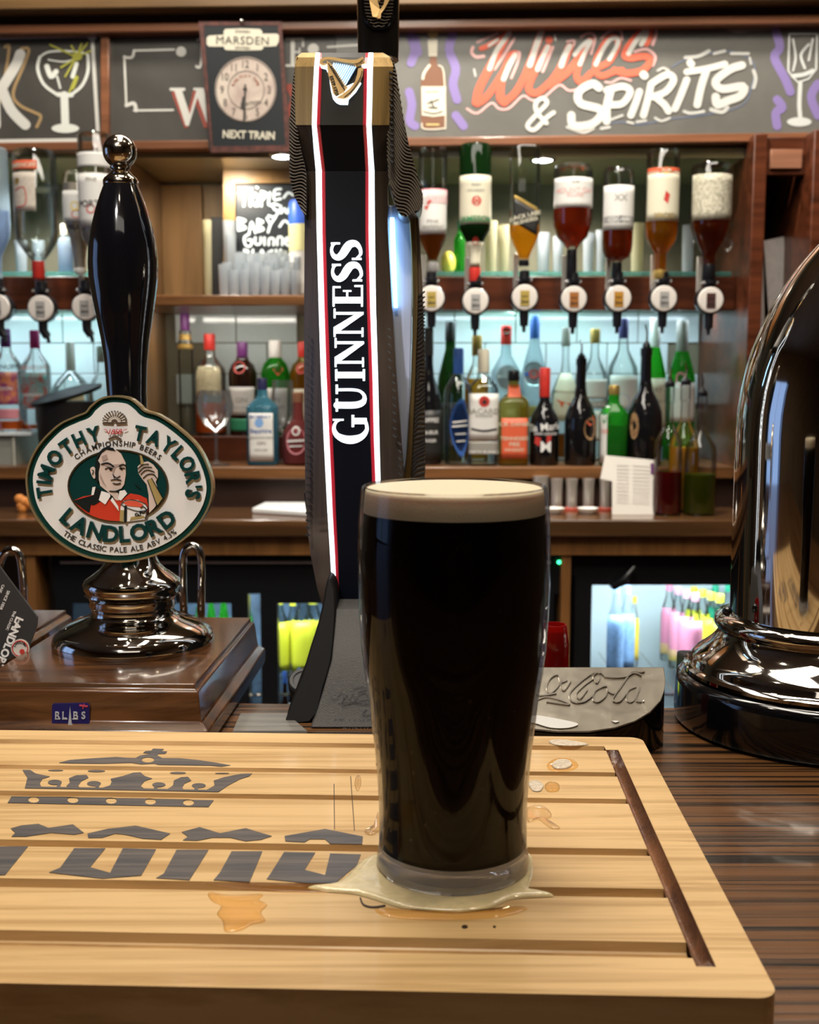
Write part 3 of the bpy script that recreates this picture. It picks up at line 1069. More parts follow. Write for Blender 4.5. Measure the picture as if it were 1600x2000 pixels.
# ---- right bay, back row
bottle('wine_bottle', 'dark green wine bottle at the left of the rear row, beside the lit tap', 880, 628, 25, BY, sz, WINE, g_dkgreen, cap=(lb_black, .86, .42), labels=[(.1, .42, lb_black, 70)], group=S)
bottle('whisky_bottle', 'amber whisky bottle behind the blue surfboard label', 932, 655, 24, BY - .05, sz, STD, g_clear, (l_gold, .03, .66), cap=(lb_gold, .84, .42), labels=[(.3, .42, ic_yel, 60)], group=S)
bottle('gin_bottle', 'frosted white bottle with a dark round label and red neck foil', 989, 636, 31, BY, sz, STD, g_white, cap=(lb_red, .86, .34),
       art=[(lb_grey, lambda A: A.disc(990, 738, 22, 25)), (ic_wht, lambda A: A.rect(972, 732, 1008, 738)), (ic_blk, lambda A: A.disc(989, 645, 8, 6))], group=S)
bottle('vermouth_bottle', 'pale bottle with a round silver label and blue neck', 1045, 616, 27, BY, sz, WINE, g_white, (l_clear, .03, .5), cap=(lb_blue, .84, .36),
       labels=[(.30, .38, M('label_olive', (.20, .19, .04), .5), 80)],
       art=[(M('silver_disc', (.35, .38, .45), .35, .4), lambda A: A.disc(1042, 730, 22, 24)), (ic_red, lambda A: A.disc(1042, 730, 10, 9)), (lb_blue, lambda A: A.rect(1022, 727, 1032, 734).rect(1052, 727, 1062, 734))], group=S)
bottle('rum_bottle', 'clear bottle with an ivory label and orange leaves at its foot', 1106, 640, 29, BY, sz, SHORT, g_clear, (l_brown, .03, .2), cap=(ic_gry, .86, .3), labels=[(.30, .66, lb_cream, 60)],
       art=[(lb_orange, lambda A: A.poly([(1085, 780), (1097, 784), (1110, 788), (1124, 765), (1130, 772), (1116, 800), (1096, 796)]))], group=S)
bottle('vodka_bottle', 'clear bottle with gold cap and stacked white and grey labels', 1163, 642, 26, BY, sz, STD, g_clear, (l_clear, .03, .6), cap=(lb_gold, .89, .38),
       labels=[(.40, .46, ic_gry, 60), (.47, .62, lb_white, 60), (.15, .38, lb_white, 60)], texts=[('VODKA', .43, 8, ic_wht)], group=S)
bottle('tequila_bottle', 'tall clear bottle with a dark blue stopper and pale blue label', 1219, 622, 30, BY, sz, STD, g_clear, (l_clear, .03, .5), cap=(M('cap_navy', (.03, .03, .10), .4), .86, .32), labels=[(.36, .60, lb_white, 62)],
       art=[(M('label_sky', (.20, .38, .70), .5), lambda A: A.disc(1213, 785, 16, 16))], group=S)
bottle('vermouth_bottle', 'slim bright green bottle with a white striped cap', 1281, 622, 24, BY, sz, WINE, g_green, cap=(lb_white, .80, .42), labels=[(.22, .58, lb_cream, 60)], texts=[('DRY', .5, 9, ic_gry), ('EXTRA', .42, 7, ic_gry)], group=S)
bottle('vermouth_bottle', 'green bottle with a grey foil neck and pink crested label', 1334, 626, 28, BY, sz, WINE, g_green, cap=(ic_gry, .78, .40), labels=[(.28, .56, lb_white, 60)],
       art=[(lb_pink, lambda A: A.disc(1327, 740, 10, 14).rect(1314, 748, 1340, 756))], group=S)
# ---- right bay, front row
bottle('liqueur_bottle', 'black labelled bottle tight against the ridged edge of the tap', 838, 640, 26, FY, sz, IRISH, g_black, cap=(lb_black, .80, .34), labels=[(.04, .40, lb_black, 70)],
       texts=[('COFFEE', .33, 9, ic_wht), ('LIQUEUR', .24, 7, ic_wht), ('GINGER', .18, 6, ic_wht)], group=S)
bottle('vodka_bottle', 'clear bottle with a blue surfboard shaped label', 896, 680, 28, FY, sz, STD, g_clear, (l_clear, .03, .5), cap=(lb_blue, .78, .36),
       art=[(lb_blue, lambda A: A.poly([(902, 778), (912, 800), (917, 835), (912, 870), (902, 893), (886, 868), (878, 832), (886, 798)], sm=3)),
            (ic_wht, lambda A: A.line([(885, 825), (912, 822)], 3).line([(884, 833), (913, 831)], 3).line([(890, 848), (910, 847)], 2).line([(892, 862), (908, 861)], 2))], group=S)
bottle('white_rum_bottle', 'clear rum bottle with a white label and a red disc', 945, 682, 29, FY - .02, sz, SQ, g_clear, (l_clear, .03, .6), cap=(lb_cream, .80, .40),
       labels=[(.22, .62, lb_white, 62), (.10, .21, ic_gry, 62)], texts=[('BACARDI', .47, 11, ic_gry), ('SUPERIOR', .43, 5, ic_gry), ('CARTA BLANCA', .12, 6, ic_wht)],
       art=[(ic_red, lambda A: A.disc(945, 784, 10, 11)), (ic_blk, lambda A: A.poly([(940, 788), (945, 779), (951, 787), (945, 790)]).line([(924, 838), (945, 842), (966, 838)], 4))], sq=4, group=S)
bottle('whiskey_bottle', 'square whiskey bottle with a bright orange label and black cap', 1004, 723, 29, FY - .02, sz, SQ, g_olive, (l_gold, .03, .12), cap=(black_s, .89, .40),
       labels=[(.08, .50, lb_orange, 44)], texts=[("JACK DANIEL'S", .44, 8, lb_cream), ('TENNESSEE', .29, 7, lb_cream), ('FIRE', .23, 8, lb_cream), ('WHISKEY', .17, 6, lb_cream)],
       art=[(lb_orange, lambda A: A.rect(993, 752, 1015, 776))], sq=5, group=S)
bottle('coffee_liqueur_bottle', 'black liqueur bottle with red neck foil and white script', 1065, 718, 29, FY - .02, sz, [(.92, 0), (1, .02), (1, .42), (.9, .50), (.6, .58), (.36, .66), (.33, .92), (.35, .93), (.35, 1)], g_black, cap=(lb_red, .70, .37),
       texts=[('Tia Maria', .40, 15, ic_wht, -8, 5), ('DARK LIQUEUR', .33, 5, ic_wht), ('M', .20, 22, ic_wht)],
       art=[(ic_red, lambda A: A.poly([(1044, 852), (1056, 856), (1052, 872), (1042, 866)]).poly([(1066, 852), (1076, 850), (1074, 862), (1066, 866)])), (ic_blk, lambda A: A.rect(1058, 733, 1064, 745))], group=S)


def pourer(t, label_hw, y0, y1, cx, Y):
    """steel pourer standing in the neck, with a dark rubber collar"""
    z0, z1 = W(cx, y1, Y).z, W(cx, y0, Y).z
    X = W(cx, y1, Y).x
    m_ = MPP(y0, Y)
    MB().lathe(X, Y, [(label_hw * m_, z0), (label_hw * m_, z0 + .6 * (z1 - z0) * .3), (2.6 * m_, z0 + .35 * (z1 - z0))], 14).build('pourer_collar', black_s, t)
    MB().tube([(X, Y, z0 + .3 * (z1 - z0)), (X, Y - .001, z0 + .7 * (z1 - z0)), (X - .004, Y - .002, z1)], [2.2 * m_, 1.8 * m_, 1.2 * m_], 10).build('pourer_spout', chrome, t)


b = bottle('cream_liqueur_bottle', 'black cream liqueur bottle with a pourer, left of the green bottle', 1136, 700, 31, FY - .02, sz, IRISH, g_black,
           art=[(lb_tan, lambda A: A.disc(1152, 838, 14, 22)), (lb_orange, lambda A: A.poly([(1142, 822), (1160, 812), (1166, 826), (1150, 832)]))], group=S)
pourer(b, 8, 664, 702, 1136, FY - .02)
bottle('herbal_liqueur_bottle', 'squat green bottle with gold top and a white and red strip label', 1200, 752, 26, FY - .03, sz, [(.94, 0), (1, .02), (1, .62), (.9, .68), (.45, .76), (.38, .80), (.38, 1)], g_green, (M('green_liquid', (.01, .12, .02), .2), .03, .5), cap=(lb_gold, .88, .42),
       labels=[(.04, .74, lb_white, 22, -55), (.40, .46, ic_red, 24, -55)], art=[(ic_grn, lambda A: A.disc(1180, 815, 4, 12))], sq=4, group=S)
b = bottle('cream_liqueur_bottle', 'large black cream liqueur bottle with a pourer, right of the green bottle', 1263, 680, 34, FY - .03, sz, IRISH, g_black, group=S,
           art=[(lb_tan, lambda A: A.disc(1235, 832, 10, 26))])
pourer(b, 8, 634, 683, 1263, FY - .03)

# ---- middle alcove
zst = sz + .057
bottle('vodka_bottle', 'tall clear bottle with purple cap and gold collar in the left alcove corner', 361, 612, 15, 2.70, zst, TALL, g_clear, (l_clear, .03, .7), cap=(lb_purple, .86, .60), labels=[(.78, .83, lb_gold, 80), (.71, .75, lb_gold, 80)], group='bottles on the alcove step')
bottle('aperitif_bottle', 'clear bottle with a red cap and a little orange aperitif', 409, 652, 31, 2.70, zst, STD, g_clear, (l_orange, .03, .32), cap=(lb_red, .84, .36), labels=[(.40, .68, M('embossed_label', (.62, .56, .36), .5, var=.3, vscale=(90, 90, 90)), 50)], group='bottles on the alcove step')
bottle('gin_bottle', 'dark gin bottle with a purple cap, red seal and green band', 473, 668, 28, 2.70, zst, TANQ, g_brown, cap=(lb_purple, .84, .38), labels=[(.22, .52, lb_white, 60), (.05, .18, lb_green, 60)],
       texts=[('GIN', .38, 10, ic_gry), ('BLACKCURRANT', .30, 4, ic_gry)], art=[(ic_red, lambda A: A.disc(470, 718, 12, 12))], group='bottles on the alcove step')
bottle('gin_bottle', 'bright green gin bottle with a white cap and red seal', 537, 665, 28, 2.70, zst, TANQ, g_green, cap=(lb_white, .82, .44), labels=[(.10, .50, lb_white, 60)],
       texts=[('GIN', .38, 10, ic_gry), ('LONDON DRY', .30, 5, ic_gry)], art=[(ic_red, lambda A: A.poly([(535, 722), (545, 706), (556, 722), (545, 734)]))], group='bottles on the alcove step')
bottle('gin_bottle', 'amber yellow gin bottle with a red cap, half behind the lit tap', 593, 668, 28, 2.70, zst, TANQ, g_olive, (l_gold, .03, .70), cap=(lb_red, .84, .42), labels=[(.10, .50, lb_cream, 60)], art=[(ic_red, lambda A: A.disc(590, 720, 10, 11))], group='bottles on the alcove step')
bottle('gin_bottle', 'pale blue square gin bottle with a tall arched white label', 512, 738, 30, FY - .01, sz, SQ, g_blue, (G('blue_shade', (.5, .75, .85)), .03, .6), cap=(M('cap_navy', (.03, .03, .10), .4), .86, .32),
       labels=[(.05, .60, lb_white, 40)], texts=[('BOMBAY', .56, 7, lb_blue), ('Sapphire', .40, 8, lb_blue), ('LONDON DRY', .32, 5, ic_gry), ('GIN', .26, 7, ic_gry), ('DISTILLED', .18, 4, ic_gry)],
       art=[(M('label_sky', (.20, .38, .70), .5), lambda A: A.disc(509, 826, 8, 9))], sq=4, group=S)
bottle('pink_gin_bottle', 'round shouldered pink gin bottle beside the blue one', 582, 766, 32, FY - .01, sz, ROUND, g_pink, (G('pink_liquid', (.75, .3, .3), frost=(.5, .12, .12), fk=.3), .03, .4), cap=(M('cork', (.30, .13, .07), .6), .86, .34),
       art=[(lb_pink, lambda A: A.disc(580, 862, 20, 26)), (ic_wht, lambda A: A.disc(580, 842, 8, 9, hole=.7).line([(564, 862), (596, 860)], 4).line([(568, 872), (592, 871)], 2.5))], group=S)

# ---- far left: bottles on a small riser
rs = thing('bottle_riser', 'clear acrylic riser with a bright edge at far left', 'riser', (-.92, 2.6, sz))
zr = W(0, 844, 2.50).z
XR = W(62, 844, 2.50).x
MB().box(-1.2, XR, 2.50, 2.70, zr - .008, zr).build('top_sheet', M('acrylic_edge', (.75, .82, .84), .15, coat=.5), rs, bevel=.001)
MB().box(-1.2, XR - .040, 2.51, 2.515, sz, zr - .008).build('front_sheet', M('acrylic_grey', (.30, .31, .27), .3), rs)
MB().box(XR - .046, XR - .040, 2.505, 2.68, sz, zr - .008).build('side_sheet', M('acrylic_grey2', (.50, .50, .42), .3), rs)
bottle('flavoured_vodka_bottle', 'clear bottle with purple cap and passion fruit label at the left edge', 10, 642, 29, 2.56, zr, STD, g_clear, (l_orange, .02, .10), cap=(lb_purple, .82, .34),
       labels=[(.26, .58, lb_multi, 60), (.12, .22, lb_pink, 60)], texts=[('SMIRNOFF', .63, 10, ic_blk), ('PASSION', .42, 7, ic_wht)], group='flavoured vodka bottles on the riser')
bottle('flavoured_vodka_bottle', 'clear bottle with magenta cap and raspberry label beside the ice bucket', 67, 645, 28, 2.58, zr, STD, g_clear, (l_orange, .02, .06), cap=(M('cap_magenta', (.35, .02, .12), .35), .82, .34),
       labels=[(.22, .58, lb_teal, 60)], texts=[('SMIRNOFF', .63, 10, cpk), ('RASPBERRY', .36, 6, ic_wht)], group='flavoured vodka bottles on the riser')
bottle('tequila_bottle', 'broad clear bottle with a tall grey stopper behind the ice bucket', 136, 668, 42, 2.66, sz, [(.9, 0), (1, .04), (1, .50), (.92, .60), (.6, .69), (.25, .75), (.2, .80), (.2, 1)], g_clear, (l_clear, .03, .5), cap=(ic_gry, .76, .22), labels=[(.46, .56, M('label_peach', (.62, .42, .22), .5), 40, 12)], group=S)
bottle('rum_bottle', 'clear bottle with a yellow label just left of the black pump handle', 197, 676, 26, 2.62, sz, STD, g_clear, (l_clear, .03, .5), cap=(ic_gry, .86, .36), labels=[(.3, .5, M('label_yellow', (.55, .50, .06), .5), 50)], group=S)

# ice bucket with a tilted lid
X0 = W(124, 800, 2.47)
m_ = MPP(850, 2.49)
bk = thing('ice_bucket', 'black plastic ice bucket with its lid tilted open', 'bucket', (X0.x, 2.50, sz))
zl = W(124, 784, 2.47).z
MB().lathe(X0.x, 2.50, [(50 * m_, sz), (54 * m_, sz + .01), (61 * m_, zl - .01), (63 * m_, zl - .004), (63 * m_, zl), (59 * m_, zl)], 40).build('bucket_body', black_m, bk)
mb = MB()
n0 = 0
mb.lathe(0, 0, [(68 * m_, -.008), (71 * m_, -.004), (70 * m_, 0), (50 * m_, .006), (10 * m_, .009)], 40)
rt = Matrix.Rotation(radians(-14), 4, 'Y') @ Matrix.Rotation(radians(9), 4, 'X')
mb.v = [rt @ v + Vector((X0.x - 2 * m_, 2.50, zl + .017)) for v in mb.v]
mb.build('lid', M('lid_black', (.003, .003, .003), .5, spec=.12), bk)

# copa glasses
def copa(name, label, cx, ytop, hw, Y, zb, stem=.45, mat=None):
    mat = mat or G('glassware', (.86, .89, .90), extra=.06, frost=(.8, .85, .9), fk=.06)
    p = W(cx, ytop, Y)
    H = p.z - zb
    R = hw * MPP(ytop, Y)
    t = thing(name, label, 'glass', (p.x, Y, zb))
    MB().lathe(p.x, Y, [(R * .8, zb), (R * .8, zb + .002), (R * .2, zb + .006), (R * .08, zb + .012), (R * .08, zb + H * stem)], 24).build('stem', mat, t)
    MB().lathe(p.x, Y, [(R * .1, zb + H * stem), (R * .6, zb + H * (stem + .08)), (R * .95, zb + H * (stem + .25)), (R, zb + H * (stem + .36)), (R * .82, zb + H)], 28, cap=False).build('bowl', mat, t)
    return t


copa('gin_goblet', 'clear stemmed gin goblet standing in front of the orange aperitif', 420, 762, 36, FY - .03, sz)
copa('gin_goblet', 'clear stemmed goblet between the blue and pink gin bottles', 552, 742, 24, FY + .05, sz, .35)

# ================================================================ OPTICS
OY = 2.42
chrome_d = M('optic_grey', (.35, .34, .33), .35, .3)
lens_w = M('optic_face', (.74, .69, .64), .25, coat=.6)
mlist = {'amber': M('badge_amber', (.45, .22, .03), .4), 'gold': M('badge_gold', (.42, .31, .07), .4), 'silver': M('badge_silver', (.36, .35, .34), .4), 'brown': M('badge_brown', (.35, .13, .03), .4), 'dark': M('badge_dark', (.07, .03, .025), .4)}


def optic(cx, cy, badge, label, tip=0, ylow=60):
    c = W(cx, cy, OY)
    m_ = MPP(cy, OY)
    t = thing('optic_dispenser', label, 'optic', tuple(c), 'round faced optics on the mahogany rails')
    # body drum facing the bar
    mb = MB()
    mb.lathe(0, 0, [(27 * m_, 0), (28 * m_, .004), (28 * m_, .022), (25 * m_, .026)], 32)
    mb.v = [Vector((c.x + v.x, OY + .026 - v.z, c.z + v.y)) for v in mb.v]
    mb.build('drum', black_s, t)
    mb = MB()
    mb.lathe(0, 0, [(25 * m_, 0), (25 * m_, .002), (23 * m_, .004), (10 * m_, .005)], 32)
    mb.v = [Vector((c.x + v.x, OY - v.z, c.z + v.y)) for v in mb.v]
    mb.build('round_face', lens_w, t)
    Art(lambda x, y, h: Vector((c.x + (x - cx) * m_, OY - .0052 - .0006 * h, c.z + (cy - y) * m_))).rect(cx - 9, cy - 13, cx + 9, cy + 16).build('measure_badge', mlist[badge], t)
    Art(lambda x, y, h: Vector((c.x + (x - cx) * m_, OY - .0060 - .0005 * h, c.z + (cy - y) * m_))).text('25ml', cx, cy + 8, 8, 0, bold=.02).text('SPIRIT', cx, cy - 2, 5, 0).build('badge_text', ic_blk, t)
    z1 = c.z + 27 * m_
    MB().lathe(c.x, OY + .012, [(11 * m_, z1 - .002), (12 * m_, z1 + 4 * m_), (16 * m_, z1 + 5 * m_), (16 * m_, z1 + 11 * m_), (11 * m_, z1 + 12 * m_), (10 * m_, z1 + 24 * m_), (7 * m_, z1 + 26 * m_)], 20).build('neck_socket', black_s, t)
    MB().box(c.x - 17 * m_, c.x + 15 * m_, OY, OY + .02, z1 + 4 * m_, z1 + 9 * m_).build('clamp', chrome_d, t, bevel=.001)
    # bracket back to the rail
    MB().box(c.x - 20 * m_, c.x - 10 * m_, OY + .034, OY + .040, c.z - 10 * m_, z1 + 60 * m_).build('bracket', chrome_r, t, bevel=.001)
    MB().box(c.x - 12 * m_, c.x + 12 * m_, OY + .026, 2.50, c.z - 8 * m_, c.z + 8 * m_).build('mount', black_s, t)
    z0 = c.z - 25 * m_
    MB().tube([(c.x, OY + .010, z0 + .004), (c.x, OY + .010, z0 - 18 * m_), (c.x + tip * m_, OY + .010, z0 - 30 * m_)], [9.5 * m_, 9 * m_, 8 * m_], 14).build('spout', black_s, t)
    MB().tube([(c.x + tip * m_, OY + .010, z0 - 28 * m_), (c.x + tip * 1.3 * m_, OY + .010, z0 - 42 * m_)], [4 * m_, 3.4 * m_], 10).build('nozzle', black_m, t)
    return t


orow = [(843, 583, 'gold', 'optic half hidden at the ridged edge of the stout tap'), (929, 588, 'silver', 'optic under the green bottle with the cream label'),
        (1025, 581, 'gold', 'optic under the bottle with the slanting black label'), (1121, 584, 'brown', 'optic under the wide dark bottle with a white label'),
        (1208, 583, 'amber', 'optic under the narrow rum bottle with a black barred label'), (1297, 583, 'silver', 'optic under the spiced rum bottle with amber liquid'),
        (1388, 586, 'dark', 'rightmost optic in the row, under the black spirit bottle')]
for q in orow:
    optic(*q)
for q in ((-5, 600, 'silver', 'leftmost optic, cut by the left edge of the view', 8), (80, 602, 'silver', 'optic under the red capped clear bottle at left', 8), (166, 600, 'silver', 'optic behind the black pump handle', 8)):
    optic(*q)


def inv(h):
    return h


IV = 'inverted spirit bottles hung over the optics'
BYO = OY + .012
BB = [(.90, 0), (1, .02), (1, .55), (.92, .64), (.55, .72), (.32, .78), (.28, .86), (.28, 1)]
bottle('pink_spirit_bottle', 'inverted bottle with a pink and white fruit label next to the tap', 846, 290, 28, BYO, 0, [(.88, 0), (1, .02), (1, .66), (.92, .74), (.6, .82), (.36, .88), (.34, 1)], g_clear, (l_brown, .64, .9), cap=(chrome_d, .92, .4),
       labels=[(.35, .70, lb_white, 70), (.34, .46, lb_pink, 72, 10)], texts=[('PINK', .60, 8, ic_gry), ('GRAPEFRUIT', .64, 6, ic_gry)], group=IV, flip=True, ybot=532,
       art=[(ic_red, lambda A: A.poly([(828, 405), (838, 390), (852, 386), (840, 396), (834, 410)]))])
bottle('irish_whiskey_bottle', 'inverted dark green whiskey bottle with a cream label', 929, 283, 31, BYO, 0, [(.90, 0), (1, .02), (1, .56), (.95, .61), (.62, .68), (.34, .74), (.30, .80), (.30, 1)], g_dkgreen, (M('green_dark', (.015, .03, .008), .1), .56, .72),
       cap=(lb_red, .88, .36), labels=[(.23, .575, lb_cream, 78), (.70, .87, lb_cream, 80)], texts=[('JAMESON', .54, 12, ic_grn), ('IRISH', .30, 6, ic_gry), ('WHISKEY', .34, 6, ic_gry)], group=IV, flip=True, ybot=555,
       art=[(ic_red, lambda A: A.disc(930, 392, 9, 10, hole=.5).disc(930, 392, 3).disc(929, 469, 6, 8))])
bottle('blended_whisky_bottle', 'inverted square clear bottle with a slanting black label and gold whisky', 1026, 288, 29, BYO, 0, [(.95, 0), (1, .02), (1, .70), (.92, .76), (.6, .85), (.35, .92), (.3, 1)], g_clear, (l_gold, .66, .94),
       cap=(black_s, .95, .36), labels=[(.50, .70, lb_black, 40, 0, .055), (.47, .50, lb_gold, 40, 0, .055)], texts=[('BLACK LABEL', .585, 8, lb_cream, 0, 15), ('BLENDED', .63, 7, lb_cream, 0, 15)], sq=5, group=IV, flip=True, ybot=520)
bottle('golden_rum_bottle', 'inverted wide round bottle of red brown rum with a broad white label', 1120, 322, 38, BYO, 0, [(.80, 0), (.98, .03), (1, .06), (1, .44), (.97, .52), (.80, .62), (.45, .68), (.28, .72), (.26, .76), (.26, 1)], g_clear, (l_dark, .30, .70),
       cap=(black_s, .73, .27), labels=[(.13, .385, lb_white, 76)], texts=[('MOUNT GAY', .24, 10, cpk), ('RUM', .17, 5, ic_gry), ('ECLIPSE', .28, 7, cpk)], group=IV, flip=True, ybot=548)
bottle('cognac_bottle', 'inverted bottle with a white label over a black barred strip', 1209, 328, 30, BYO, 0, [(.80, 0), (.98, .04), (1, .08), (1, .66), (.95, .74), (.78, .79), (.36, .82), (.3, .84), (.28, 1)], g_clear, (l_dark, .40, .81),
       cap=(black_s, .84, .34), labels=[(.17, .56, lb_white, 78), (.44, .50, lb_black, 74)], texts=[('XX', .28, 13, ic_gry), ('COGNAC', .47, 8, ic_wht)], group=IV, flip=True, ybot=548)
bottle('spiced_rum_bottle', 'inverted bottle of amber spiced rum with an ivory label and red banner', 1296, 293, 32, BYO, 0, [(.86, 0), (1, .03), (1, .62), (.93, .69), (.6, .76), (.36, .80), (.32, 1)], g_clear, (l_amber, .50, .98),
       cap=(lb_gold, .93, .36), labels=[(.18, .56, lb_cream, 76), (.155, .20, lb_orange, 76)], texts=[('SPICED', .52, 10, lb_gold), ('RUM', .175, 6, lb_cream)], group=IV, flip=True, ybot=545,
       art=[(ic_red, lambda A: A.poly([(1296, 372), (1304, 380), (1300, 398), (1292, 390)])), (lb_gold, lambda A: A.disc(1296, 332, 9, 7))])
t = bottle('black_spirit_bottle', 'inverted wide bottle of black rum with loop handles and a patterned cream label', 1391, 322, 39, BYO, 0, [(.92, 0), (1, .03), (1, .48), (.96, .54), (.78, .64), (.45, .73), (.30, .78), (.28, 1)], g_clear, (l_dark, .44, .95),
           cap=(black_s, .86, .34), labels=[(.10, .49, M('label_filigree', (.64, .60, .48), .55, col2=(.30, .28, .20), vscale=(160, 160, 160)), 80)], group=IV, flip=True, ybot=548,
           art=[(lb_black, lambda A: A.poly([(1364, 384), (1392, 380), (1404, 386), (1404, 408), (1392, 414), (1364, 412)], sm=2)), (lb_cream, lambda A: A.text('KRAKEN', 1384, 398, 11))])
for sgn in (-1, 1):
    c = W(1391 + sgn * 27, 478, BYO)
    MB().tube([c + Vector((cos(a) * .012, 0, sin(a) * .012)) for a in [radians(20 * i) for i in range(19)]], .0022, 8, cap=False).build('loop_handle', clear, t)
# left optics
bottle('pale_blue_spirit_bottle', 'inverted pale blue bottle cut by the left edge of the view', -14, 290, 27, BYO, 0, BB, g_white, (l_blue, .45, .9), cap=(black_s, .94, .36), group=IV, flip=True, ybot=560)
bottle('clear_vodka_bottle', 'inverted broad clear bottle with a red capped neck at left', 66, 295, 42, BYO, 0, [(.88, 0), (1, .03), (1, .62), (.93, .70), (.55, .80), (.30, .85), (.27, .87), (.27, 1)], g_clear, (l_clear, .30, .84),
       cap=(lb_red, .86, .29), labels=[(.19, .49, M('label_blush', (.62, .55, .47), .5, var=.2, vscale=(90, 90, 90)), 36, -18), (.10, .17, lb_orange, 40, -16)], texts=[('SMIRNOFF', .135, 9, lb_cream, -16)], group=IV, flip=True, ybot=545,
       art=[(lb_gold, lambda A: A.disc(42, 352, 6)), (ic_red, lambda A: A.line([(36, 370), (58, 366), (60, 398), (40, 404)], 2))])
bottle('peach_liqueur_bottle', 'inverted tapering bottle of creamy liqueur with a fruit label', 150, 336, 29, BYO, 0, [(.80, 0), (.92, .03), (1, .3), (.95, .50), (.60, .66), (.40, .85), (.36, 1)], g_clear, (l_milk, .12, .96),
       cap=(lb_white, .94, .38), labels=[(.20, .5, lb_white, 60)], texts=[('FRUIT', .55, 9, ic_blk)], group=IV, flip=True, ybot=535, art=[(ic_yel, lambda A: A.disc(152, 402, 8, 9)), (ic_red, lambda A: A.disc(154, 418, 9, 8))])
bottle('coconut_rum_bottle', 'tall inverted white labelled bottle reaching over the sign moulding', 184, 262, 33, 2.375, 0, BB, g_clear, (l_milk, .42, .9), cap=(black_s, .94, .36), labels=[(.13, .22, lb_white, 80), (.26, .60, lb_white, 80)], texts=[('PORTO', .45, 13, ic_blk), ('FINE', .30, 8, ic_gry)], group=IV, flip=True, ybot=570,
       art=[(ic_red, lambda A: A.disc(182, 408, 9, 9))])

# ================================================================ GLASS SHELF THINGS
zg2 = zg
def tumbler(label, cx, ytop, hw, Y, zb=None, mat=None, cat='glass', name='tumbler', group='small glasses on the glass shelf'):
    zb = zg2 if zb is None else zb
    p = W(cx, ytop, Y)
    R = hw * MPP(ytop, Y)
    mb = MB().lathe(p.x, Y, [(R * .80, zb), (R * .84, zb + .003), (R, p.z), (R * .93, p.z), (R * .76, zb + .005)], 20, cap=True)
    o = mb.build(name, mat or G('glassware', (.86, .89, .90)), loc=(p.x, Y, zb))
    return tag(o, label, cat, group)


frg = G('glassware_bright', (.84, .88, .90), extra=.12, frost=(.92, .96, 1.0), fk=.32)
fry = G('glassware_warm', (.85, .84, .74), extra=.08, frost=(.95, .9, .65), fk=.35)
gx = [(960, 432, 12, 'tumbler just left of the slanted label bottle'), (985, 440, 11, 'second tumbler left of the slanted label bottle'), (1062, 455, 13, 'tumbler just right of the slanted label bottle'),
      (1090, 462, 10, 'tumbler under the wide rum bottle, left side'), (1150, 455, 11, 'tumbler under the wide rum bottle, right side'), (1174, 450, 10, 'tumbler beside the cognac bottle'), (1246, 436, 13, 'bright tumbler left of the spiced rum bottle'), (1345, 440, 12, 'tumbler right of the spiced rum bottle')]
for i, (x, y, hw, lb) in enumerate(gx):
    tumbler('small ' + lb, x, y, hw, 2.62, mat=fry if i in (0, 1, 6) else frg)
lm = thing('lemon_half', 'yellow lemon half on the glass shelf beside the green whiskey bottle', 'fruit', (W(880, 480, 2.62).x, 2.62, zg2))
c = W(876, 462, 2.62)
MB().ball((c.x, 2.62, zg2 + .027), .027, 20, 1.0, .62, .9).build('peel', M('lemon_peel', (.70, .62, .10), .4, bump=.2, bscale=300), lm)
bottle('miniature_bottle', 'small bright green miniature on the glass shelf', 898, 430, 11, 2.64, zg2, STD, g_green, cap=(lb_green, .86, .4))
bottle('miniature_bottle', 'small pale blue bottle with cream cap on the left glass shelf', 126, 438, 14, 2.62, zg2, SQ, g_white, (l_blue, .03, .6), cap=(lb_cream, .78, .6))
for x, lb in ((40, 'first'), (75, 'second')):
    tumbler('small glass on the left glass shelf, %s from the edge' % lb, x, 470, 12, 2.64, mat=frg)

# ================================================================ ALCOVE SHELF THINGS
cbt = thing('framed_chalkboard', 'oak framed chalkboard with handwritten shot names', 'chalkboard', W(540, 576, 2.62))
YB = 2.62
slab([(458, 358), (610, 356), (610, 574), (458, 574)], YB, YB + .006).build('board', M('slate_black', (.018, .022, .026), .4), cbt)
Af = M('frame_oak', (.40, .22, .07), .4, var=.3, vscale=(30, 30, 30))
Art(PX(YB, .0, .012)).poly([(438, 332), (613, 330), (613, 577), (438, 577)], [(461, 360), (461, 560), (602, 560), (602, 358)]).build('frame', Af, cbt)


def Z9(pts):
    return [(240 + x / 4.21, 260 + y / 4.21) for x, y in pts]


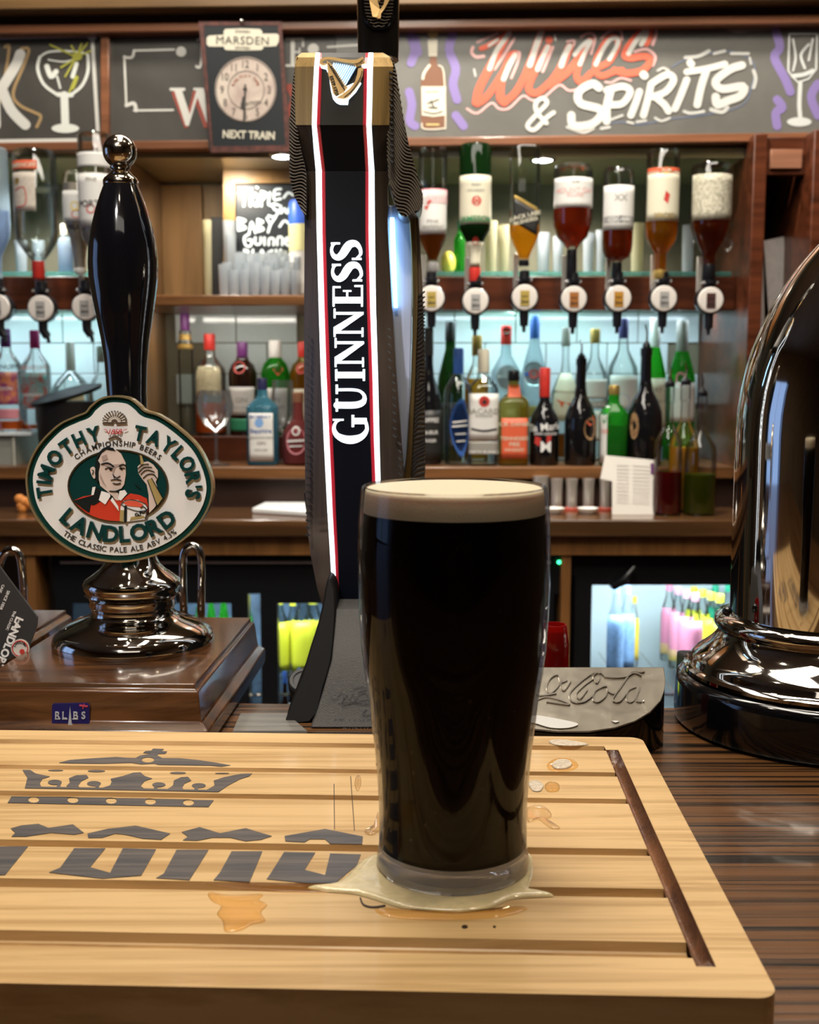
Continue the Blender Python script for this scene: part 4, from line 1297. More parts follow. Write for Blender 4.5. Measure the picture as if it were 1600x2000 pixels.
a = Art(PX(YB, .0005, .001))
cs = [[(950, 490), (1000, 470), (1060, 460)], [(1005, 475), (995, 600)], [(1050, 490), (1050, 600)], [(1050, 500), (1095, 500), (1060, 545), (1090, 600)], [(1110, 510), (1110, 600)], [(1100, 445), (1110, 450)], [(1140, 490), (1140, 600)], [(1140, 480), (1185, 500), (1150, 550)],
      [(1210, 490), (1200, 590), (1250, 580)], [(1300, 460), (1250, 470), (1245, 545), (1300, 540)], [(1250, 505), (1290, 500)], [(1325, 530), (1360, 490), (1400, 510)],
      [(1280, 590), (1230, 590), (1250, 630), (1280, 640), (1250, 690), (1200, 680)], [(1300, 600), (1300, 660), (1330, 620), (1350, 660), (1380, 590)],
      [(950, 700), (950, 800)], [(950, 700), (1010, 720), (960, 745), (1015, 780), (950, 800)], [(1040, 820), (1060, 730), (1090, 820)], [(1045, 780), (1085, 780)], [(1110, 710), (1110, 810)], [(1110, 710), (1155, 730), (1115, 755), (1160, 790), (1110, 810)], [(1185, 700), (1215, 752)], [(1255, 695), (1215, 752), (1195, 815)], [(1290, 770), (1330, 720), (1370, 750)],
      [(1040, 830), (1000, 860), (1010, 920), (1050, 930), (1060, 880), (1030, 880)], [(1090, 860), (1090, 910), (1130, 910), (1135, 860)], [(1165, 860), (1165, 920)], [(1200, 920), (1205, 870), (1240, 870), (1240, 920)], [(1270, 920), (1275, 860), (1310, 860), (1310, 920)], [(1340, 890), (1380, 880), (1350, 860), (1330, 900), (1370, 930)],
      [(1000, 960), (1000, 1050), (1040, 1040), (1010, 1000), (1035, 970), (1000, 960)], [(1070, 960), (1070, 1050), (1105, 1050)], [(1120, 1050), (1145, 960), (1170, 1050)], [(1230, 965), (1190, 990), (1190, 1040), (1230, 1050)], [(1260, 960), (1260, 1050)], [(1300, 960), (1265, 1005), (1310, 1055)], [(1330, 1030), (1370, 1000)],
      [(1100, 1080), (1095, 1150)], [(1100, 1080), (1150, 1075)], [(1100, 1110), (1140, 1105)], [(1180, 1090), (1160, 1130), (1200, 1130), (1180, 1090)], [(1230, 1140), (1235, 1095), (1260, 1095)], [(1290, 1090), (1270, 1130), (1300, 1135)], [(1320, 1110), (1360, 1090), (1330, 1080), (1320, 1130), (1370, 1130)]]
for q in cs:
    a.line(Z9(q), 4.6)
a.build('chalk_writing', M('chalk_white', (.72, .82, .84), .7), cbt)
# sweet tub at the edge of the tap
c = W(592, 470, 2.55)
tb = thing('sweet_tub', 'small tub with a blue band above a yellow one behind the lit tap', 'tub', (c.x, 2.55, z_as))
m_ = MPP(450, 2.55)
zt1 = W(0, 492, 2.55).z
MB().lathe(c.x, 2.55, [(18 * m_, z_as), (26 * m_, z_as + .01), (27 * m_, zt1)], 24).build('tub_body', lb_white, tb)
MB().lathe(c.x, 2.55, [(27.5 * m_, zt1), (28 * m_, W(0, 440, 2.55).z)], 24).build('yellow_band', M('tub_yellow', (.72, .70, .35), .5), tb)
MB().lathe(c.x, 2.55, [(28 * m_, W(0, 440, 2.55).z), (27 * m_, W(0, 398, 2.55).z), (24 * m_, W(0, 392, 2.55).z)], 24).build('blue_band', M('tub_blue', (.03, .12, .62), .4), tb)
# shot glasses and stacked glassware in front of the chalkboard
k = 0
random.seed(3)
for (row, Yr, ys) in ((0, 2.50, 520), (1, 2.53, 505), (2, 2.56, 488)):
    for i in range(8):
        x = 437 + i * 20 + row * 7
        if x > 598:
            continue
        yy = ys + random.randint(-10, 10) - (25 if x < 470 and row == 2 else 0)
        tumbler('clear shot glass, %s from the left in the %s row of the chalkboard cluster' % (('first', 'second', 'third', 'fourth', 'fifth', 'sixth', 'seventh', 'eighth')[i], ('front', 'middle', 'back')[row]), x, yy, 10.5, Yr, z_as, frg, group='shot glasses clustered under the chalkboard', name='shot_glass')
tl = tumbler('tall clear glass standing alone at the left of the chalkboard shelf', 404, 430, 9, 2.56, z_as, fry, group='glasses at the end of the alcove shelf', name='tall_glass')
tumbler('tall glass overlapping the lower left corner of the chalkboard frame', 448, 432, 13, 2.58, z_as, frg, group='glasses at the end of the alcove shelf', name='tall_glass')
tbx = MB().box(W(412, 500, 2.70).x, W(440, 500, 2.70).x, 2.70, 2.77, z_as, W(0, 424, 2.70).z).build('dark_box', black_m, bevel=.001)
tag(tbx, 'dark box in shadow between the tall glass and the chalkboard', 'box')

# ================================================================ THINGS ON THE BACK COUNTER
YC = 2.36
for i, (x, lb) in enumerate(((1088, 'first'), (1117, 'second'), (1150, 'third'), (1183, 'last'))):
    p = W(x, 935, YC + .06)
    R = 12.5 * MPP(940, YC + .06)
    zb = cz
    t = thing('thimble_measure', 'steel spirit measure with a red foot, %s from the pint glass' % lb, 'measure', (p.x, YC + .06, zb), 'row of steel measures under the shelf')
    MB().lathe(p.x, YC + .06, [(R * 1.25, zb), (R * 1.25, zb + .004), (R * .9, zb + .006)], 20).build('foot', M('red_foot', (.42, .06, .04), .4), t)
    MB().lathe(p.x, YC + .06, [(R * .85, zb + .006), (R * .88, p.z - .015), (R, p.z), (R * .92, p.z), (R * .8, p.z - .01)], 20).build('cup', chrome_r, t)
p = W(1058, 930, YC + .08)
t = tag(MB().lathe(p.x, YC + .09, [(.017, cz), (.018, p.z), (.016, p.z)], 20).build('steel_shaker', chrome_r, loc=(p.x, YC + .09, cz)), 'steel tumbler nearest the pint glass in the recess', 'shaker')
for x, lb in ((1082, 'white saucer nearest the pint glass'), (1148, 'white saucer in front of the steel measures')):
    p = WZ(x, 1003, cz)
    t = MB().lathe(p.x, p.y, [(.014, cz), (.022, cz + .009), (.023, cz + .012), (.020, cz + .011), (.012, cz + .004)], 28).build('saucer', white, loc=(p.x, p.y, cz))
    tag(t, lb, 'saucer')
pa = thing('bar_mat', 'dark rubber mat under the steel measures', 'mat', (W(1150, 985, 2.4).x, 2.4, cz))
# receipts
def sheet(name, label, pts, Y, tilt, mat, par=None):
    mb = MB()
    P = [W(x, y, Y + tilt * (1 - (y - min(q[1] for q in pts)) / (max(q[1] for q in pts) - min(q[1] for q in pts)))) for x, y in pts]
    zmin = min(v.z for v in P)
    for v in P:
        v.z += cz + .0005 - zmin if v.z < zmin + .002 else 0
    mb.prism(P, (0, 0, 0), (0, .0012, 0))
    return tag(mb.build(name, mat, smooth=0), label, 'paper')


bpy.data.objects.remove(pa)
zf = cz
Yp = 2.33
yb_ = 1000 - F * tan(atan((CAM.z - cz) / Yp) - PITCH)
o = sheet('price_list', 'cream paper price list propped against the syrup bottles', [(1182, 889), (1281, 899), (1278, yb_), (1196, yb_), (1196, 940), (1173, 935)], Yp, .03, paper)
a = Art(lambda x, y, h: W(x, y, Yp + .03 * (1 - (y - 889) / (yb_ - 889))) + Vector((0, -.0008 - .0003 * h, 0)))
for y in range(908, 980, 7):
    a.line([(1205, y), (1228, y + 1)], 1.0, n=1).line([(1236, y + 1), (1268, y + 3)], 1.0, n=1)
a.b.build('printed_lines', M('ink_faint', (.55, .52, .48), .7), o, smooth=0)
Art(a.fn).rect(1271, 905, 1279, 925).build('printed_logo', lb_purple, o)
# syrup bottles
SY = [(.92, 0), (1, .02), (1, .50), (.93, .57), (.5, .66), (.30, .72), (.28, .86), (.34, .865), (.34, 1)]
for (cx, yt, hw, Y, lm_, l1, lb) in ((1309, 752, 28, 2.335, M('syrup_red', (.16, .006, .006), .15, coat=.3), .34, 'clear bottle a third full of dark red syrup'),
                                    (1340, 748, 29, 2.405, M('syrup_orange', (.90, .42, .02), .2, sss=.3), .50, 'clear bottle half full of orange syrup, behind the other two'),
                                    (1372, 770, 31, 2.335, G('syrup_green', (.30, .36, .04), frost=(.30, .34, .03), fk=.45), .34, 'clear bottle a third full of yellow green syrup')):
    t = bottle('syrup_bottle', lb, cx, yt, hw, Y, cz, SY, g_clear, (lm_, .02, l1), group='syrup bottles with pourers on the back counter')
    pourer(t, 10, yt - 42, yt + 4, cx, Y)
# napkin stack and orange peel
p0 = [WZ(x, y, cz) for x, y in ((492, 1003), (640, 1012), (640, 990), (520, 989))]
mb = MB()
mb.hexa(p0, [v + Vector((0, 0, .012)) for v in p0])
tag(mb.build('napkin_stack', M('napkin', (.80, .82, .82), .8), bevel=.003), 'white napkins lying on the back counter left of the lit tap', 'napkins')
p = WZ(50, 1000, cz)
mb = MB()
for i in range(5):
    mb.ball((p.x + random.uniform(-.012, .012), p.y, cz + .008 + i * .005), .011, 12)
tag(mb.build('orange_peel', M('peel_orange', (.75, .28, .06), .5, bump=.3, bscale=200), loc=(p.x, p.y, cz)), 'small heap of orange peel on the counter at left', 'peel')

# ================================================================ FRIDGES UNDER THE COUNTER
fz1 = cz - .078
bk_int = M('fridge_white', (.72, .80, .84), .5)
fr_f = M('fridge_black', (.010, .011, .013), .35)


def fridge(label, x0, x1, doors, back, ztop_glass, hdl=True):
    t = thing('bottle_fridge', label, 'fridge', ((x0 + x1) / 2, 2.5, 0))
    MB().box(x0, x1, 2.34, 2.78, fz1 - .03, fz1).build('cabinet_top', fr_f, t)
    MB().box(x0, x0 + .02, 2.34, 2.78, .05, fz1 - .03).build('cabinet_side', fr_f, t)
    MB().box(x1 - .02, x1, 2.34, 2.78, .05, fz1 - .03).build('cabinet_side', fr_f, t)
    MB().box(x0 + .02, x1 - .02, 2.76, 2.78, .05, fz1 - .03).build('back_liner', back, t)
    MB().box(x0 + .02, x1 - .02, 2.36, 2.76, .05, .09).build('floor_liner', back, t)
    MB().box(x0, x1, 2.30, 2.34, ztop_glass, fz1).build('top_panel', fr_f, t)
    MB().box(x0 + .03, x1 - .03, 2.39, 2.42, fz1 - .045, fz1 - .032).build('light_tube', M('fridge_tube_glow', (1, 1, 1), .4, emit=(.80, .93, 1.0), es=5), t)
    for zz in (.62, .36):
        sh = MB()
        for i in range(18):
            xx = x0 + .03 + (x1 - x0 - .06) * i / 17
            sh.tube([(xx, 2.37, zz), (xx, 2.75, zz)], .0016, 6)
        sh.tube([(x0 + .021, 2.37, zz), (x1 - .021, 2.37, zz)], .003, 6)
        tag(sh.build('wire_shelf', chrome, t), kind='stuff')
    for (a_, b_) in doors:
        d = MB()
        d.box(a_, a_ + .035, 2.30, 2.335, .05, ztop_glass)
        d.box(b_ - .035, b_, 2.30, 2.335, .05, ztop_glass)
        d.box(a_ + .035, b_ - .035, 2.30, 2.335, .05, .10)
        d.box(a_ + .035, b_ - .035, 2.30, 2.335, ztop_glass - .02, ztop_glass)
        do = d.build('door', fr_f, t)
        MB().box(a_ + .035, b_ - .035, 2.315, 2.319, .10, ztop_glass - .02).build('door_pane', G('fridge_pane', (.93, .96, .97), extra=.01), do, smooth=0)
    return t


zgl = W(0, 1124, 2.30).z
XL = W(1118, 1200, 2.30).x
fR = fridge('lit black bottle fridge behind the large chrome arch', XL, 1.28, ((XL + .005, 1.27),), bk_int, zgl)
# gripping handle of that door
hA, hB = W(1200, 1145, 2.28), W(1240, 1108, 2.28)
tag(MB().tube([hA + Vector((0, .02, 0)), hA, (hA + hB) / 2 + Vector((0, -.01, -.004)), hB], [.008, .008, .009, .005], 10).build('door_handle', black_s, fR), 'curved black handle')
fL = fridge('lit black bottle fridge seen between the wooden pump box and the lit tap', -.74, .31, ((-.735, -.335), (-.31, .30)), M('fridge_blue_liner', (.16, .25, .36), .5, var=.6, vscale=(14, 14, 14)), W(0, 1160, 2.30).z)
MB().box(-.72, .29, 2.292, 2.30, W(0, 1100, 2.30).z, W(0, 1095, 2.30).z).build('steel_trim', chrome_r, fL)
mb = MB()
mb.ball(W(1092, 1098, 2.295), .0038, 12)
mb.build('power_light', M('green_led', (.0, .6, .2), .4, emit=(.05, 1, .35), es=5), fL)
# yellow labelled bottles etc. inside
YEL = M('sleeve_yellow', (.85, .82, .05), .4)
PNK = M('sleeve_pink', (.85, .30, .45), .4)
GRN = M('sleeve_green', (.03, .50, .28), .4)
fz = .62 + .003


def fbottle(label, cx, ytop, hw, Y, sleeve, group, glass=None, band=None, zb=None, name='drink_bottle', cap=None):
    prof = [(.92, 0), (1, .02), (1, .60), (.85, .70), (.50, .82), (.40, .88), (.40, 1)]
    t = bottle(name, label, cx, ytop, hw, Y, fz if zb is None else zb, prof, glass or g_clear, cap=(cap or sleeve, .91, .46), labels=[(.10, .70, sleeve, 88)] + ([(.10, .24, band, 88.5)] if band else []), group=group)
    return t


random.seed(11)
for i in range(4):
    fbottle('pink bottle with a yellow base band, %s from the back of its row' % ('first', 'second', 'third', 'fourth', 'fifth', 'sixth')[i], 1308 + i * 17, 1140 + i * 6, 15, 2.66 - i * .07, PNK, 'pink soft drink bottles in a receding row', band=YEL)
for i in range(4):
    fbottle('yellow bottle beside the pink ones, %s from the back of its row' % ('first', 'second', 'third', 'fourth', 'fifth', 'sixth')[i], 1356 + i * 17, 1146 + i * 5, 16, 2.66 - i * .07, YEL, 'yellow soft drink bottles in a receding row')
for i in range(2):
    fbottle('green labelled bottle right of the yellow row, %s from the left' % ('first', 'second', 'third', 'fourth', 'fifth', 'sixth')[i], 1398 + i * 25, 1142, 14, 2.70 - i * .05, GRN, 'green soft drink bottles')
for i, x in enumerate((1204, 1226)):
    fbottle('pale blue water bottle by the fridge door frame, %s from the left' % ('first', 'second', 'third', 'fourth', 'fifth', 'sixth')[i], x, 1140 + i * 4, 16, 2.45 + i * .07, M('water_blue', (.30, .48, .80), .3, var=.3, vscale=(60, 60, 60)), 'water bottles in the lit fridge', glass=g_white)
fbottle('small bottle with an orange label behind the water bottles', 1240, 1165, 9, 2.60, M('label_orange_juice', (.90, .62, .05), .4), 'small juice bottles')
for i, (x, yt, hw) in enumerate(((544, 1165, 21), (572, 1170, 14), (592, 1160, 24), (612, 1166, 22))):
    fbottle('yellow bottle in the fridge left of the tap, %s from the left' % ('first', 'second', 'third', 'fourth', 'fifth', 'sixth')[i], x, yt, hw, 2.50 + (i % 2) * .08, YEL, 'yellow bottles in the left fridge')
for i, x in enumerate((390, 412, 436, 460, 482)):
    fbottle('green capped bottle in the fridge above the pump box, %s from the left' % ('first', 'second', 'third', 'fourth', 'fifth', 'sixth')[i], x, 1150 + 5 * (i % 2), 11, 2.50, M('cap_green', (.05, .35, .12), .4) if i % 2 else g_green, 'green bottles behind the chrome hook', glass=g_green)
for i in range(6):
    x = 528 + i * 14
    o = fbottle('small dark bottle on the lower wire shelf, %s from the left' % ('first', 'second', 'third', 'fourth', 'fifth', 'sixth')[i], x, 1300 + 6 * (i % 3), 9, 2.46 + .05 * (i % 2), lb_white if i % 2 else lb_blue, 'small bottles on the lower fridge shelf', glass=g_brown, zb=.363)
# ================================================================ BAR COUNTER
CT = 1.075
PS = radians(2.1)
AX = Vector((cos(PS), -sin(PS), 0))
AY = Vector((sin(PS), cos(PS), 0))


def LB(u, v, z):                 # bar frame to world
    return Vector((u * AX.x + v * AY.x, u * AX.y + v * AY.y, z))


bar = thing('bar_counter', 'dark stained grooved wooden bar counter in the foreground', 'counter', (0, .3, 0))
mb = MB()
mb.hexa([LB(-1.6, -.12, CT - .04), LB(1.6, -.12, CT - .04), LB(1.6, .755, CT - .04), LB(-1.6, .755, CT - .04)],
        [LB(-1.6, -.12, CT), LB(1.6, -.12, CT), LB(1.6, .755, CT), LB(-1.6, .755, CT)])
mb.build('bar_top', wood_bar, bar, bevel=.003)
mb = MB()
mb.hexa([LB(-1.6, -.02, 0), LB(1.6, -.02, 0), LB(1.6, .70, 0), LB(-1.6, .70, 0)], [LB(-1.6, -.02, CT - .04), LB(1.6, -.02, CT - .04), LB(1.6, .70, CT - .04), LB(-1.6, .70, CT - .04)])
mb.build('bar_front', wood_dark, bar)
# grey drip tray strip between the pump box and the tap
mb = MB()
P = [WZ(455, 1432, CT), WZ(600, 1432, CT), WZ(560, 1397, CT), WZ(470, 1397, CT)]
mb.hexa(P, [v + Vector((0, 0, .0015)) for v in P])
tag(mb.build('drip_mat', M('grey_weathered_wood', (.20, .19, .17), .35, var=.6, vscale=(8, 160, 60), coat=.3), smooth=0), 'grey weathered drip strip between the pump box and the stout tap', 'mat')

# ================================================================ SERVING BOARD
BT = 1.10
BZ = CT + .001
bd = thing('serving_board', 'pale beech serving board with grooves and a dark printed crown', 'board', tuple(LB(-.05, .475, BZ)))
uL, uR, v0, v1 = -.42, .1065, .345, .6105
grv = [(.5870, .5945), (.5475, .5535), (.5110, .5172), (.4530, .4600), (.4148, .4225), (.3695, .3805)]
GD = .0042
# ridges between the grooves are the board itself: one solid with a stepped section
sec = []                          # (v, z) going from the front to the back
sec.append((v0, BT))
for a_, b_ in sorted(grv):
    sec += [(a_, BT), (a_ + .0010, BT - GD * .8), (a_ + .0022, BT - GD), (b_ - .0022, BT - GD), (b_ - .0010, BT - GD * .8), (b_, BT)]
sec.append((v1, BT))
uG0, uG1 = .0838, .0905
mb = MB()
n = len(sec)
for (ua, ub) in ((uL, uG0),):
    vs = [LB(ua, v, z) for v, z in sec] + [LB(ub, v, z) for v, z in sec]
    mb.add(vs, [(i, i + 1, n + i + 1, n + i) for i in range(n - 1)])
# right rim with rounded corners, and the frame round the cross groove
def quad(a, b, c, d):
    mb.add([a, b, c, d], [(0, 1, 2, 3)])


gv0, gv1 = .3640, .5885
RC = .007
cor = [(uR - RC + RC * sin(radians(15 * i)), v1 - RC + RC * cos(radians(15 * i))) for i in range(7)] + [(uR - RC + RC * cos(radians(15 * i)), v0 + RC - RC * sin(radians(15 * i))) for i in range(7)]
rimL = [(uG1, v1)] + cor + [(uG1, v0)]
ch = .0012
mb.add([LB(u, v, BT) for u, v in rimL], [tuple(range(len(rimL)))])
wall = [(uL, v1)] + cor + [(uL, v0)]
for (ua, va), (ub, vb) in zip(wall, wall[1:] + wall[:1]):
    quad(LB(ua, va, BT), LB(ub, vb, BT), LB(ub, vb, BZ), LB(ua, va, BZ))
mb.add([LB(u, v, BZ) for u, v in wall], [tuple(range(len(wall)))])
quad(LB(uG0, v0, BT), LB(uG1, v0, BT), LB(uG1, gv0, BT), LB(uG0, gv0, BT))
quad(LB(uG0, gv1, BT), LB(uG1, gv1, BT), LB(uG1, v1, BT), LB(uG0, v1, BT))
wd_ = mb.build('board_body', wood_beech, bd, smooth=0)
# cross groove lining: round bottomed, wet and dark
mb = MB()
k = 10
rows = []
NV = 26
random.seed(5)
for j in range(NV + 1):
    f = j / NV
    v = gv0 + (gv1 - gv0) * f
    jit = random.uniform(-.0004, .0004)
    e = min(1, min(f, 1 - f) * 14)
    rows.append([LB(uG0 + jit * (i == 0) + (uG1 - uG0) * i / k, v, BT - .0002 - .006 * (e ** .5) * sin(pi * i / k) ** .6) for i in range(k + 1)])
for j in range(NV):
    for i in range(k):
        mb.add([rows[j][i], rows[j][i + 1], rows[j + 1][i + 1], rows[j + 1][i]], [(0, 1, 2, 3)])
mb.build('juice_groove', wood_groove, bd, smooth=60)
# darker floor of the long grooves
mb = MB()
for a_, b_ in grv:
    mb.add([LB(uL, a_ + .0016, BT - GD + .0003), LB(uG0, a_ + .0016, BT - GD + .0003), LB(uG0, b_ - .0016, BT - GD + .0003), LB(uL, b_ - .0016, BT - GD + .0003)], [(0, 1, 2, 3)])
mb.build('groove_floor', M('groove_floor', (.46, .27, .10), .35, col2=(.26, .13, .045), vscale=(30, 200, 60), coat=.3), bd, smooth=0)

# printed crown and letters, traced on the ridges
prt = M('board_print', (.068, .066, .072), .42, col2=(.14, .12, .11), vscale=(12, 260, 60), bump=.1, bscale=0)
HB = HZ(BT, .0001, .0002)


def ZB(pts):
    return [(x / 2, 1400 + y / 2) for x, y in pts]


a = Art(HB)
def ZX(pts):
    return [(x / 3.077, 1450 + y / 3.077) for x, y in pts]


def el(cx, cy, rx, ry, n=16):
    return [(cx + rx * cos(2 * pi * i / n), cy + ry * sin(2 * pi * i / n)) for i in range(n)]


a.poly(ZX([(355, 125), (420, 108), (560, 98), (700, 90), (760, 95), (815, 97), (840, 82), (910, 70), (860, 66), (875, 55), (910, 52), (920, 40), (985, 42), (970, 55), (1005, 57), (995, 70), (950, 72), (945, 80), (975, 97), (1080, 98), (1180, 107), (1300, 125), (1385, 140), (1330, 148), (1270, 142), (950, 137), (930, 130), (850, 134), (790, 125), (620, 130), (420, 128)]), ZX(el(890, 108, 38, 16)))
for q in ([(135, 168), (180, 168), (215, 190), (300, 208), (255, 222), (238, 250), (250, 272), (150, 274), (165, 215)], [(415, 218), (460, 200), (520, 198), (532, 215), (490, 235), (470, 262), (480, 278), (420, 278), (400, 264), (420, 245)],
          [(665, 222), (740, 205), (800, 185), (845, 183), (870, 205), (915, 220), (870, 235), (845, 265), (870, 283), (900, 292), (640, 286), (620, 275), (660, 262), (672, 240)], [(1045, 232), (1090, 212), (1130, 210), (1150, 232), (1110, 250), (1095, 275), (1110, 294), (1040, 292), (1010, 282), (1040, 262)],
          [(1285, 232), (1350, 212), (1450, 192), (1515, 190), (1500, 205), (1440, 225), (1370, 262), (1315, 300), (1215, 298), (1250, 285), (1290, 262)], [(150, 268), (640, 276), (1310, 290), (1310, 301), (600, 286), (150, 278)],
          el(330, 243, 42, 15), el(565, 250, 42, 15), el(955, 257, 40, 14), el(1195, 262, 42, 14), [(345, 250), (368, 248), (362, 272), (340, 272)], [(575, 255), (600, 255), (592, 278), (572, 278)], [(930, 262), (950, 262), (945, 288), (922, 288)], [(1170, 266), (1195, 268), (1188, 292), (1168, 292)],
          el(335, 171, 45, 4), el(580, 175, 52, 6), el(1070, 186, 48, 6), el(1335, 188, 42, 3)):
    a.poly(ZX(q))
a.poly(ZB([(45, 313), (835, 328), (815, 354), (600, 350), (30, 338)]), *[ZB([(x + 22 * cos(g), y + 12 * sin(g)) for g in [2 * pi * i / 12 for i in range(12)]]) for x, y in ((132, 326), (285, 327), (435, 330), (588, 333), (737, 337))])
a.build('printed_crown', prt, bd)
a = Art(HB)
# tops of the letters on the fourth ridge
a.poly(ZB([(42, 438), (85, 426), (150, 420), (190, 436), (285, 422), (328, 455), (290, 462), (200, 455), (100, 470), (45, 470), (60, 455)]))
a.poly(ZB([(342, 458), (420, 440), (530, 427), (665, 458), (630, 482), (560, 478), (490, 462), (450, 458), (400, 474), (345, 475)]))
a.poly(ZB([(710, 452), (780, 433), (860, 457), (960, 437), (1062, 468), (1020, 482), (960, 488), (900, 474), (830, 474), (770, 486), (715, 484), (735, 470)]))
a.poly(ZB([(1112, 468), (1270, 440), (1418, 470), (1415, 500), (1290, 498), (1270, 480), (1210, 480), (1190, 492), (1115, 488)]))
a.poly(ZB([(-60, 510), (110, 508), (20, 620), (-60, 622)]))
a.poly(ZB([(290, 516), (412, 516), (352, 590), (430, 612), (480, 516), (610, 520), (552, 622), (400, 634), (192, 610), (235, 592)]))
a.poly(ZB([(690, 522), (815, 522), (740, 640), (610, 632), (640, 615)]))
a.poly(ZB([(905, 528), (1025, 528), (975, 648), (835, 640), (860, 610)]))
a.poly(ZB([(1110, 530), (1232, 532), (1190, 600), (1270, 620), (1290, 536), (1410, 540), (1395, 580), (1310, 652), (1200, 652), (1042, 636), (1060, 610)]))
a.build('printed_letters', prt, bd)
a = Art(HB)
a.line(ZB([(1305, 265), (1307, 440)]), 1.3, n=1).line(ZB([(1370, 235), (1385, 445)]), 1.3, n=1)
a.disc(908, 1811, 6, 3.2).disc(966, 1811, 3, 1.8)
a.line([(704, 1755), (710, 1768), (728, 1773), (752, 1770)], 3)
tag(a.build('knife_marks', M('dark_mark', (.03, .015, .008), .5), bd), kind='stuff')

# ================================================================ SPILLS
def blob(name, label, pts, mat, th, sm=4, group=None, z=BT):
    L = smooth_loop(pts, sm)
    c = (sum(p[0] for p in L) / len(L), sum(p[1] for p in L) / len(L))
    mb = MB()
    rings = [(1, 0), (.985, .45), (.95, .8), (.85, .97), (.5, 1.0), (.02, 1.0)]
    n = len(L)
    vs = []
    for s_, h in rings:
        for p in L:
            q = WZ(c[0] + (p[0] - c[0]) * s_, c[1] + (p[1] - c[1]) * s_, z)
            vs.append(q + Vector((0, 0, .0002 + th * h)))
    fs = [(i * n + k, i * n + (k + 1) % n, (i + 1) * n + (k + 1) % n, (i + 1) * n + k) for i in range(len(rings) - 1) for k in range(n)]
    fs.append(tuple((len(rings) - 1) * n + k for k in range(n)))
    mb.add(vs, fs)
    o = mb.build(name, mat, smooth=60)
    return tag(o, label, 'spill', group)


foam_m = M('spilt_foam', (.86, .70, .40), .15, coat=.5, sss=.1, var=.15, vscale=(120, 120, 120), bump=.25, bscale=260)
blob('foam_puddle', 'cream foam puddle round the foot of the pint glass',
     [(737, 1668), (703, 1685), (669, 1720), (631, 1733), (600, 1736), (647, 1744), (694, 1748), (741, 1761), (787, 1775), (866, 1783), (928, 1781), (969, 1770), (995, 1759), (1031, 1755), (1081, 1752), (1064, 1746), (1033, 1741), (1039, 1716), (1041, 1690), (1030, 1665), (960, 1645), (880, 1640), (800, 1645)], foam_m, .0014)
wet = G('beer_film', (.97, .88, .70), rough=.03, extra=.01)
wet2 = G('water_film', (.93, .90, .85), rough=.03, extra=.03)
blob('beer_puddle', 'amber beer puddle on the front slat of the board', [(408, 1744), (450, 1750), (512, 1747), (506, 1758), (522, 1768), (510, 1782), (518, 1800), (492, 1806), (470, 1818), (440, 1820), (436, 1800), (424, 1786), (432, 1770), (414, 1760)], wet, .0005)
blob('beer_puddle', 'wet amber fringe in front of the foam puddle', [(735, 1775), (830, 1783), (960, 1782), (1010, 1772), (1030, 1776), (980, 1792), (860, 1798), (760, 1792)], wet, .0005)
foam_w = M('foam_patch', (.72, .62, .48), .25, coat=.4, sss=.1, var=.3, vscale=(400, 400, 400))
blob('foam_patch', 'small foam patch on the back rim of the board', [(1072, 1449), (1090, 1446), (1120, 1449), (1150, 1455), (1120, 1458), (1085, 1456)], foam_w, .0006)
blob('foam_patch', 'round foam patch on the second slat right of the glass', [(1078, 1495), (1090, 1486), (1108, 1486), (1118, 1494), (1108, 1502), (1086, 1503)], foam_w, .0009)
blob('beer_puddle', 'amber ring under the round foam patch', [(1068, 1495), (1085, 1482), (1115, 1482), (1130, 1496), (1112, 1506), (1080, 1507)], wet, .0004)
blob('foam_patch', 'foam streak close against the right side of the glass', [(1032, 1530), (1048, 1526), (1062, 1534), (1056, 1546), (1040, 1545)], foam_w, .0006)
blob('beer_puddle', 'oval beer drop on the third slat right of the glass', [(1064, 1536), (1076, 1529), (1092, 1534), (1090, 1545), (1072, 1547)], wet, .0009)
blob('water_puddle', 'wet patch beside the glass on the fourth slat', [(1030, 1578), (1060, 1574), (1078, 1592), (1068, 1604), (1094, 1618), (1075, 1618), (1050, 1600), (1032, 1606)], wet2, .0006)
blob('water_puddle', 'small clear drips left of the glass on the third slat', [(694, 1522), (702, 1516), (706, 1530), (700, 1545), (694, 1538)], wet2, .0006)
blob('water_puddle', 'clear drips against the left foot of the glass', [(735, 1600), (739, 1588), (742, 1620), (725, 1632), (712, 1625), (728, 1618)], wet2, .0006)
blob('beer_puddle', 'beer pooled in the groove left of the foam puddle', [(400, 1728), (520, 1727), (640, 1732), (690, 1742), (610, 1744), (500, 1740)], wet, .0004)

# ================================================================ PINT GLASS
GY = .4406
GX = W(886, 1300, GY).x


def gp(hw, y):
    return hw * MPP(y, GY), W(886, y, GY).z


outer = [gp(*q) for q in ((138, 1692), (146, 1686), (149, 1676), (147, 1662), (144, 1640), (144, 1600), (145, 1560), (149, 1500), (153, 1460), (160, 1405), (167, 1350), (174, 1310), (180, 1260), (184.5, 1200), (187, 1140), (188, 1080), (187, 1020), (184.5, 980), (182, 956), (181.5, 952))]
zb0 = BT + .0004
dz = zb0 - outer[0][1]
outer[0] = (outer[0][0], zb0)
th = .0014
zfloor = W(886, 1652, GY).z
inner_top = [(r - th, z) for r, z in outer if z > zfloor + .003]
pg = thing('pint_glass', 'tall curved pint glass standing in spilt foam on the board', 'glass', (GX, GY, zb0))
